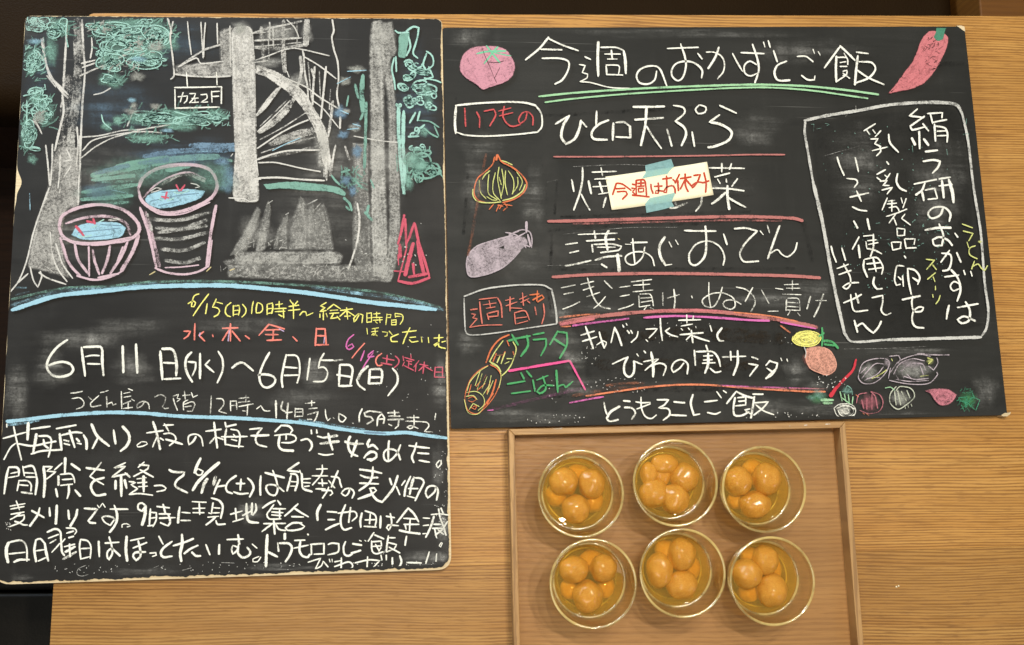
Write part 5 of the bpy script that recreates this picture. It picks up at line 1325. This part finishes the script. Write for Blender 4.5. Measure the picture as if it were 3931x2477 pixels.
# ------------------------------------------------------------------ paper note taped to the right board
Q = lambda x, y: (x / 3.01 + 2080, y / 3.01 + 580)
NZ = BZ + 0.0011
nc = at(*Q(1355, 410), NZ)
note = empty("paper_note", (nc.x, nc.y, BZ + 0.001)); tag(note, "small cream paper note lettered in red, taped over the second menu line", "note")
cs = [at(*Q(x, y), NZ) for x, y in ((733, 300), (1905, 130), (1980, 512), (803, 690))]
def npos(u, v):
    """u along, v down; the free corners curl up a little"""
    p = cs[0] * (1 - u) * (1 - v) + cs[1] * u * (1 - v) + cs[2] * u * v + cs[3] * (1 - u) * v
    lift = 0.0022 * (max(0, (0.30 - u)) / 0.30) ** 2 * (0.4 + v) + 0.0016 * (max(0, u - 0.75) / 0.25) ** 2
    return Vector((p.x, p.y, NZ + lift))
def note_sheet(name, uv0, uv1, dz, mat, nu=28, nv=8):
    bm = bmesh.new(); g = [[bm.verts.new(npos(uv0[0] + (uv1[0] - uv0[0]) * i / nu, uv0[1] + (uv1[1] - uv0[1]) * j / nv) + Vector((0, 0, dz))) for i in range(nu + 1)] for j in range(nv + 1)]
    for j in range(nv):
        for i in range(nu): bm.faces.new((g[j + 1][i], g[j + 1][i + 1], g[j][i + 1], g[j][i]))
    o = from_bm(name, bm, mat, note, True); return o
pp = note_sheet("paper", (0, 0), (1, 1), 0, M_PAPER)
sol = pp.modifiers.new("t", 'SOLIDIFY'); sol.thickness = 0.00015; sol.offset = -1
def note_uv(px, py):
    # inverse bilinear by iteration
    t = at(px, py, NZ); u = v = 0.5
    for _ in range(12):
        p = cs[0] * (1 - u) * (1 - v) + cs[1] * u * (1 - v) + cs[2] * u * v + cs[3] * (1 - u) * v
        du = (cs[1] - cs[0]) * (1 - v) + (cs[2] - cs[3]) * v; dv = (cs[3] - cs[0]) * (1 - u) + (cs[2] - cs[1]) * u
        e = t - p; det = du.x * dv.y - du.y * dv.x
        u += (e.x * dv.y - e.y * dv.x) / det; v += (du.x * e.y - du.y * e.x) / det
    return u, v
ck = Chalk(); zz = NZ
for seg in """860,375 815,510;865,375 930,385 1030,455;855,440 960,432;870,475 970,470 985,500 930,560;1045,385 1075,390;1040,430 1075,435 1050,475 1075,500;1045,512 1100,515 1240,530;1090,340 1090,500;1090,340 1180,335 1200,400 1210,510;1110,375 1180,370;1145,345 1145,410;1110,410 1180,405;1115,435 1175,430 1175,470 1120,475 1115,440;1260,385 1265,440 1285,490;1300,410 1390,405;1345,370 1350,450 1345,490 1310,490 1320,460 1400,465;1395,325 1500,310;1440,290 1445,400 1440,480 1410,480 1430,430 1500,400 1535,430 1540,490;1515,330 1540,355;1590,270 1540,370;1570,340 1578,460;1600,320 1725,300;1655,265 1660,400 1690,470;1655,330 1600,440;1665,330 1740,420;1755,285 1830,275 1790,370 1740,430 1735,400 1800,360 1860,370 1925,350;1870,255 1895,370 1890,480""".split(';'):
    pts = [Q(*map(float, t.split(','))) for t in seg.split()]
    zz += 0.000004
    n0 = len(ck.v); stroke(ck, pts, 7.6, 1.6, tuple(x for x in lin((205, 78, 52))), z=zz, taper=False, soft=0.3)
    for k in range(n0, len(ck.v)):
        x, y, z = ck.v[k]; q = CM.inverted() @ (Vector((x, y, z)) - Vector((0, 0, CAM_H)))
        u, v = note_uv(q.x / -q.z * FPX + PW / 2, -q.y / -q.z * FPX + PH / 2); p = npos(u, v)
        ck.v[k] = (x, y, p.z + 0.00012 + (zz - NZ))
lt = ck.build("lettering", note, M_CHALK); lt['label'] = "red marker lettering 今週はお休み"
def tape_mat():
    m, nt = new_mat("tape_translucent"); b = NB(nt)
    tc = b.n('ShaderNodeTexCoord'); n = b.noise(tc.outputs['Object'], 300, 3)
    p = b.principled(Base_Color=c4((140, 196, 196), 0.9), Roughness=0.45)
    tr = b.n('ShaderNodeBsdfTransparent'); tr.inputs[0].default_value = (0.80, 0.95, 0.92, 1)
    mx = b.n('ShaderNodeMixShader'); b.val(mx.inputs[0], b.rng(n, 0.3, 0.7, 0.55, 0.75)); nt.links.new(tr.outputs[0], mx.inputs[1]); nt.links.new(p.outputs[0], mx.inputs[2])
    b.out(mx.outputs[0]); return m
M_TAPE = tape_mat()
def tape(pts):
    P = []
    for i in range(len(pts)):
        a = np.array(pts[i], float); b = np.array(pts[(i + 1) % len(pts)], float); k = 5
        for j in range(k):
            q = a + (b - a) * j / k
            P.append(q)
    bm = bmesh.new()
    vs = []
    for q in P:
        g = at(*Q(*q), NZ + 0.0006); vs.append(bm.verts.new(g))
    bm.faces.new(vs); bmesh.ops.triangulate(bm, faces=bm.faces)
    bmesh.ops.recalc_face_normals(bm, faces=bm.faces)
    for f in bm.faces:
        if f.normal.z < 0: f.normal_flip()
    from_bm("tape", bm, M_TAPE, note)
tape([(1195, 165), (1495, 92), (1525, 178), (1482, 225), (1455, 262), (1300, 290), (1155, 318), (1200, 250)])
tape([(1245, 545), (1545, 480), (1500, 590), (1530, 640), (1380, 680), (1210, 715), (1195, 610)])

# ------------------------------------------------------------------ tray
WH = 0.024; FZ = 0.006
TL_, TR_ = at(1952, 1648, WH), at(3245, 1620, WH)
BL_, BR_ = at(1973, 2477, WH), at(3317, 2477, WH)
tc_ = (TL_ + BR_) / 2
def ext(a, b, k): return a + (b - a) * k
BL2, BR2 = ext(TL_, BL_, 1.12), ext(TR_, BR_, 1.12)
tray = empty("tray", (tc_.x, tc_.y, 0)); tag(tray, "square wooden tray with raised rim holding six glass bowls", "tray")
def inset2(a, b, c, d, t):
    cc = (a + b + c + d) / 4; q = [a, b, c, d]; out = []
    for i in range(4):
        p = q[i]; u = (q[i - 1] - p).normalized(); v = (q[(i + 1) % 4] - p).normalized(); out.append(p + (u + v) * t)
    return out
oq = [TL_, TR_, BR2, BL2]; iq = inset2(*oq, 0.0062); fq = inset2(*oq, 0.0020)
prism("tray_floor", [p[:2] for p in fq], 0.0012, FZ, M_TRAY, tray)
for k in range(4):
    a, b = oq[k], oq[(k + 1) % 4]; c, d = iq[(k + 1) % 4], iq[k]
    e = (b - a).normalized() * 0.00012
    o = prism("rim", [(a + e)[:2], (b - e)[:2], (c - e)[:2], (d + e)[:2]], 0.0008, WH, M_TRAY_H if k % 2 == 0 else M_TRAY_V, tray, 0.0007, 2)
ck = Chalk()
for sx, sy, ln, ww, dd in ((3088, 1633, 10, 5, .6), (3170, 1629, 16, 5, .8), (2125, 1647, 30, 6, .35), (2150, 1644, 8, 4, .5), (3030, 1636, 4, 3, .6), (2060, 1650, 12, 3, .4)):
    stroke(ck, [(sx, sy), (sx + ln, sy - 1)], ww, dd, LC['wt'], z=WH + 0.00015 + len(ck.v) * 1e-7, soft=0.5)
sm_ = ck.build("chalk_smudge", tray); sm_['kind'] = 'stuff'

# ------------------------------------------------------------------ glass bowls with fruit in syrup
def glass_mat(name, glass_variant=0.0):
    m, nt = new_mat(name); b = NB(nt)
    if glass_variant == 2:
        g = b.n('ShaderNodeBsdfGlass'); g.inputs['IOR'].default_value = 1.45; g.inputs['Roughness'].default_value = 0.0
        t_ = b.n('ShaderNodeBsdfTransparent'); t_.inputs[0].default_value = (0.96, 0.95, 0.90, 1)
        x_ = b.n('ShaderNodeMixShader'); x_.inputs[0].default_value = 0.38; nt.links.new(t_.outputs[0], x_.inputs[1]); nt.links.new(g.outputs[0], x_.inputs[2])
        b.out(x_.outputs[0]); return m
    if glass_variant:      # yellow glow of the lip, painted in as diffuse and translucent colour
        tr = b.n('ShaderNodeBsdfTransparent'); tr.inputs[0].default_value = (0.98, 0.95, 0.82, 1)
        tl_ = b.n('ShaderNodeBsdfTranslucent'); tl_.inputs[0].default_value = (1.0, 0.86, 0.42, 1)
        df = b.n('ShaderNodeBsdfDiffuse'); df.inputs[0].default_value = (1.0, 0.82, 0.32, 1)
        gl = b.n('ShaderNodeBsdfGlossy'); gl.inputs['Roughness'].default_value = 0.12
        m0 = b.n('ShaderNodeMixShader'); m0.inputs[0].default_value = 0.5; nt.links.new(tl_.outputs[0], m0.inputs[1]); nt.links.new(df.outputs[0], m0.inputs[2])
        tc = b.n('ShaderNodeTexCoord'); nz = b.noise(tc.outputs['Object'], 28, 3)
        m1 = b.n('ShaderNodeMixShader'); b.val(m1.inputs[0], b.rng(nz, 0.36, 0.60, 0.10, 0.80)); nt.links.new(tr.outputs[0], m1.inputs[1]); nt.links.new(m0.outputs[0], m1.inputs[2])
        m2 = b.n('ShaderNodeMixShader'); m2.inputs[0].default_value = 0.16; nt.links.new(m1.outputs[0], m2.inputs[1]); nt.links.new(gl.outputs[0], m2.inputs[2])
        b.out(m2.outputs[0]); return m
    lw = b.n('ShaderNodeLayerWeight'); lw.inputs[0].default_value = 0.5
    f = lw.outputs['Facing']                      # 0 head-on, 1 grazing
    fr = b.math('MULTIPLY_ADD', b.math('POWER', f, 5.0), 0.7, 0.045)
    tr = b.n('ShaderNodeBsdfTransparent')
    nt.links.new(b.mix(b.rng(f, 0.6, 1.0), (0.955, 0.95, 0.92, 1), (0.62, 0.57, 0.42, 1)), tr.inputs[0])
    gl = b.n('ShaderNodeBsdfGlossy'); gl.inputs['Roughness'].default_value = 0.03
    mx = b.n('ShaderNodeMixShader'); b.val(mx.inputs[0], fr); nt.links.new(tr.outputs[0], mx.inputs[1]); nt.links.new(gl.outputs[0], mx.inputs[2])
    b.out(mx.outputs[0]); return m
M_GLASS = glass_mat('clear_glass', 2); M_RIM_GLOW = glass_mat('glass_rim_painted_glow', 1)
def syrup_mat():
    m, nt = new_mat("yellow_syrup"); b = NB(nt)
    lw = b.n('ShaderNodeLayerWeight'); lw.inputs[0].default_value = 0.5
    tr = b.n('ShaderNodeBsdfTransparent'); tr.inputs[0].default_value = (1.0, 0.86, 0.42, 1)
    gl = b.n('ShaderNodeBsdfGlossy'); gl.inputs['Roughness'].default_value = 0.02
    tc = b.n('ShaderNodeTexCoord'); nz = b.noise(tc.outputs['Object'], 60, 2)
    nt.links.new(b.bump(nz, 0.2, 0.002), gl.inputs['Normal'])
    fr = b.math('MULTIPLY_ADD', b.math('POWER', lw.outputs['Facing'], 5.0), 0.5, 0.022)
    df = b.n('ShaderNodeBsdfDiffuse'); df.inputs[0].default_value = (1.0, 0.70, 0.14, 1)  # this yellow share paints in the glow of light gathered by the syrup
    m0 = b.n('ShaderNodeMixShader'); m0.inputs[0].default_value = 0.13; nt.links.new(tr.outputs[0], m0.inputs[1]); nt.links.new(df.outputs[0], m0.inputs[2])
    mx = b.n('ShaderNodeMixShader'); b.val(mx.inputs[0], fr); nt.links.new(m0.outputs[0], mx.inputs[1]); nt.links.new(gl.outputs[0], mx.inputs[2])
    b.out(mx.outputs[0]); return m
M_SYRUP = syrup_mat()
def fruit_mat():
    m, nt = new_mat("loquat_flesh"); b = NB(nt)
    tc = b.n('ShaderNodeTexCoord'); inf = b.n('ShaderNodeObjectInfo'); v = tc.outputs['Object']
    va = b.n('ShaderNodeVectorMath'); va.operation = 'ADD'; nt.links.new(v, va.inputs[0])
    cm = b.n('ShaderNodeCombineXYZ'); b.val(cm.inputs[0], b.math('MULTIPLY', inf.outputs['Random'], 9.0)); nt.links.new(cm.outputs[0], va.inputs[1])
    n1 = b.noise(va.outputs[0], 55, 4, 0.55); n2 = b.noise(va.outputs[0], 260, 3, 0.6); n3 = b.noise(va.outputs[0], 22, 2)
    col = b.mix(b.rng(n1, 0.38, 0.64), (0.66, 0.285, 0.028, 1), (0.36, 0.110, 0.008, 1))
    col = b.mix(b.rng(n3, 0.4, 0.7, 0, 0.7), col, (0.78, 0.47, 0.09, 1))
    col = b.mix(b.rng(n2, 0.58, 0.72, 0, 0.5), col, (0.26, 0.08, 0.008, 1))
    p = b.principled(Base_Color=col, Roughness=0.38, Normal=b.bump(n2, 0.3, 0.001))
    p.inputs['Specular IOR Level'].default_value = 0.08; p.inputs['Subsurface Weight'].default_value = 0.12; p.inputs['Subsurface Radius'].default_value = (0.010, 0.004, 0.0012)
    p.inputs['Subsurface Scale'].default_value = 0.5; p.inputs['Coat Weight'].default_value = 1.0; p.inputs['Coat Roughness'].default_value = 0.03; p.inputs['Coat IOR'].default_value = 1.42
    b.out(p.outputs[0]); return m
M_FRUIT = fruit_mat()
GH = 0.060
inner = [(0, .0035), (.016, .0038), (.0235, .0070), (.0285, .0130), (.0318, .0205), (.0338, .0290), (.0358, .0380), (.0380, .0480), (.0404, GH - .0006)]
inner = [(q + (.0008 if q > .02 else 0), z_) for q, z_ in inner]
outer = [(.0416, GH - .0004), (.0419, GH - .0016), (.0398, .0480), (.0376, .0380), (.0357, .0290), (.0337, .0205), (.0304, .0125), (.0255, .0060), (.0225, .0020), (.0215, .0002), (.0195, 0), (.0185, .0012), (0, .0014)]
glass_me = lathe("bowl_wall", inner + [(.0414, GH)] + outer, None, seg=96)
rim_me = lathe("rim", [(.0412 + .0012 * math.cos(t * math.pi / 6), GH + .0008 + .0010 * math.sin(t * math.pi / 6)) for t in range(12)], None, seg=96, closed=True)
rim_me.materials.append(M_RIM_GLOW)
LQZ = 0.0318
def liquid_profile():
    out = [(0, .0041)]
    zz = [.0044, .0078, .0136, .0208, .0292]
    def ri(z):
        for (r0, z0), (r1, z1) in zip(inner[:-1], inner[1:]):
            if z0 <= z <= z1: return r0 + (r1 - r0) * (z - z0) / (z1 - z0)
        return .03
    for z in zz: out.append((ri(z) - .0005, z))
    rt = ri(LQZ + .0012)
    out += [(rt - .0004, LQZ + .0012), (rt - .0010, LQZ + .0004), (rt - .0024, LQZ), (0, LQZ)]
    return out
syrup_me = lathe("syrup", liquid_profile(), None, seg=96)
men_me = lathe('meniscus_glow', [(.0356 + .0012 * math.cos(t * math.pi / 4), LQZ + .0010 + .0011 * math.sin(t * math.pi / 4)) for t in range(8)], None, seg=96, closed=True)  # ring at the syrup edge, its bright light painted in by colour
men_me.materials.append(M_RIM_GLOW)
glow_ring_me = lathe('glow_ring', [(.0300 + .0009 * math.cos(t * math.pi / 4), .0150 + .0012 * math.sin(t * math.pi / 4)) for t in range(8)], None, seg=96, closed=True)  # added ring, its colour paints the bright arcs low in the bowl
glow_ring_me.materials.append(M_RIM_GLOW)
glass_me.materials.append(M_GLASS); syrup_me.materials.append(M_SYRUP)
for me in (glass_me, syrup_me, rim_me, men_me, glow_ring_me):
    for p in me.polygons: p.use_smooth = True

def fruit_mesh(seed, ax):
    bm = bmesh.new(); bmesh.ops.create_icosphere(bm, subdivisions=4, radius=1)
    for v in bm.verts:
        d = v.co.normalized()
        r = 1 + 0.10 * noise.noise(d * 1.6 + Vector((seed, 0, 0))) + 0.012 * noise.noise(d * 5 + Vector((seed, 3, 0)))
        pole = d.dot(Vector((0.75, 0.15, 0.64)).normalized())
        r += 0.06 * math.exp(-((1 - pole) / 0.03)) - 0.10 * math.exp(-((1 - pole) / 0.008))
        v.co = d * r
    me = bpy.data.meshes.new("loquat"); bm.to_mesh(me); bm.free()
    for p in me.polygons: p.use_smooth = True
    me.materials.append(M_FRUIT); return me
FM = [fruit_mesh(s * 3.1, 0) for s in range(5)]

# rim centre in the photo, tile origin and fruit ellipses (x, y, rx, ry, height) measured in it
BOWLS = [
 ("top left", (2230, 1895), (2060, 1700), [(218, 312, 118, 110, 2), (440, 325, 110, 122, 2), (312, 525, 116, 118, 2), (330, 235, 100, 80, 0), (150, 420, 90, 90, 0), (480, 480, 90, 90, 0)]),
 ("top middle", (2592, 1854), (2400, 1660), [(300, 205, 115, 85, 2), (285, 325, 80, 115, 1.5), (135, 305, 72, 95, 2), (495, 355, 122, 122, 2), (190, 515, 118, 115, 2), (405, 560, 118, 122, 2.3)]),
 ("top right", (2932, 1878), (2720, 1680), [(235, 345, 116, 120, 2), (475, 320, 120, 130, 2.2), (370, 545, 130, 112, 2.2), (345, 240, 80, 70, 0), (220, 500, 80, 70, 0)]),
 ("bottom left", (2277, 2240), (2080, 2020), [(250, 340, 122, 106, 2), (488, 335, 108, 108, 2.2), (365, 560, 120, 130, 2.2), (400, 230, 100, 80, 0), (220, 500, 80, 80, 0), (520, 490, 80, 90, 0)]),
 ("bottom middle", (2620, 2199), (2420, 2000), [(408, 265, 112, 130, 2.2), (215, 395, 108, 140, 2), (415, 520, 128, 112, 2), (270, 215, 90, 80, 0), (490, 370, 80, 100, 0)]),
 ("bottom right", (2964, 2230), (2760, 2020), [(365, 270, 108, 118, 2.2), (225, 380, 122, 120, 2.2), (420, 510, 124, 130, 2.2), (240, 240, 80, 80, 0), (240, 520, 90, 80, 0), (500, 330, 60, 110, 0)]),
]
LAB = {"top left": "glass bowl with three pale fruits on top, back left of the tray",
       "top middle": "fullest glass bowl, six fruits crowding the surface, back middle of the tray",
       "top right": "glass bowl with three fruits on top, back right of the tray",
       "bottom left": "glass bowl with three fruits on top, front left of the tray",
       "bottom middle": "glass bowl with a pear-shaped fruit at its left, front middle of the tray",
       "bottom right": "glass bowl with three glinting fruits, front right of the tray"}
WHERE = {"top left": "back left", "top middle": "back middle", "top right": "back right", "bottom left": "front left", "bottom middle": "front middle", "bottom right": "front right"}
rf = random.Random(3); nfr = 0
for name, rc, to, fr in BOWLS:
    c = at(rc[0], rc[1], FZ + GH); base = Vector((c.x, c.y, FZ + 0.0002))
    bw = empty("glass_bowl", base); tag(bw, LAB[name], "bowl", "glass bowls of fruit in syrup on the tray")
    g = bpy.data.objects.new("bowl_wall", glass_me); COL.objects.link(g); g.parent = bw
    g.rotation_euler.z = rf.uniform(0, 6)
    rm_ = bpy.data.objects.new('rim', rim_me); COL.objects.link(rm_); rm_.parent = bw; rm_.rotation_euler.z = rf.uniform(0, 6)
    br_ = bpy.data.objects.new('glow_ring', glow_ring_me); COL.objects.link(br_); br_.parent = bw; br_.rotation_euler.z = rf.uniform(0, 6)
    sy = bpy.data.objects.new("syrup", syrup_me); COL.objects.link(sy); tag(sy, "clear yellow syrup filling the %s bowl half way" % WHERE[name], "syrup", "syrup in the bowls"); sy.location = base
    mn = bpy.data.objects.new('meniscus_glow', men_me); COL.objects.link(mn); mn.parent = sy
    seen = {}
    for x, y, rx, ry, lv in fr:
        hz = {0: .0185, 1.5: .0240, 2: .0275, 2.2: .0290, 2.3: .0300}[lv] + FZ
        p = at(to[0] + x / 2.0675, to[1] + y / 2.0675, hz)
        k = (CAM_H - hz) / FPX / 2.0675; a = rx * k; b_ = ry * k
        off = Vector((p.x - base.x, p.y - base.y)); lim = (.0325 if lv else .0300) - max(a, b_) * (0.96 if lv else .9)
        if off.length > lim: off = off.normalized() * max(lim, 0.001)
        o = bpy.data.objects.new("loquat", FM[nfr % 5]); COL.objects.link(o); nfr += 1
        o.location = (base.x + off.x, base.y + off.y, hz)
        o.scale = (a, b_, min(a, b_) * 0.98)
        side = ("left" if off.x < -.006 else "right" if off.x > .006 else "middle") ; fb = ("far" if off.y > .006 else "near" if off.y < -.006 else "central")
        lb = "%s orange fruit at the %s %s of the %s bowl" % ("round peeled" if lv else "sunken", fb, side, WHERE[name])
        if lb in seen: lb = lb.replace("round peeled", "second round peeled")
        seen[lb] = 1
        tag(o, lb, "fruit", "peeled orange fruits in the bowls")

# ------------------------------------------------------------------ crumbs on the table
for (cx, cy), lb in (((3441, 2253), "tiny pale crumb on the table right of the tray"), ((3450, 2250), "second tiny crumb on the table, just right of the first")):
    bm = bmesh.new(); bmesh.ops.create_icosphere(bm, subdivisions=1, radius=0.0010)
    for v in bm.verts: v.co *= 1 + 0.4 * noise.noise(v.co * 900 + Vector((cx, 0, 0)))
    p = at(cx, cy, 0.0007); o = from_bm("crumb", bm, M_PAPER); o.location = (p.x, p.y, 0.0008); tag(o, lb, "crumb", "crumbs on the table")
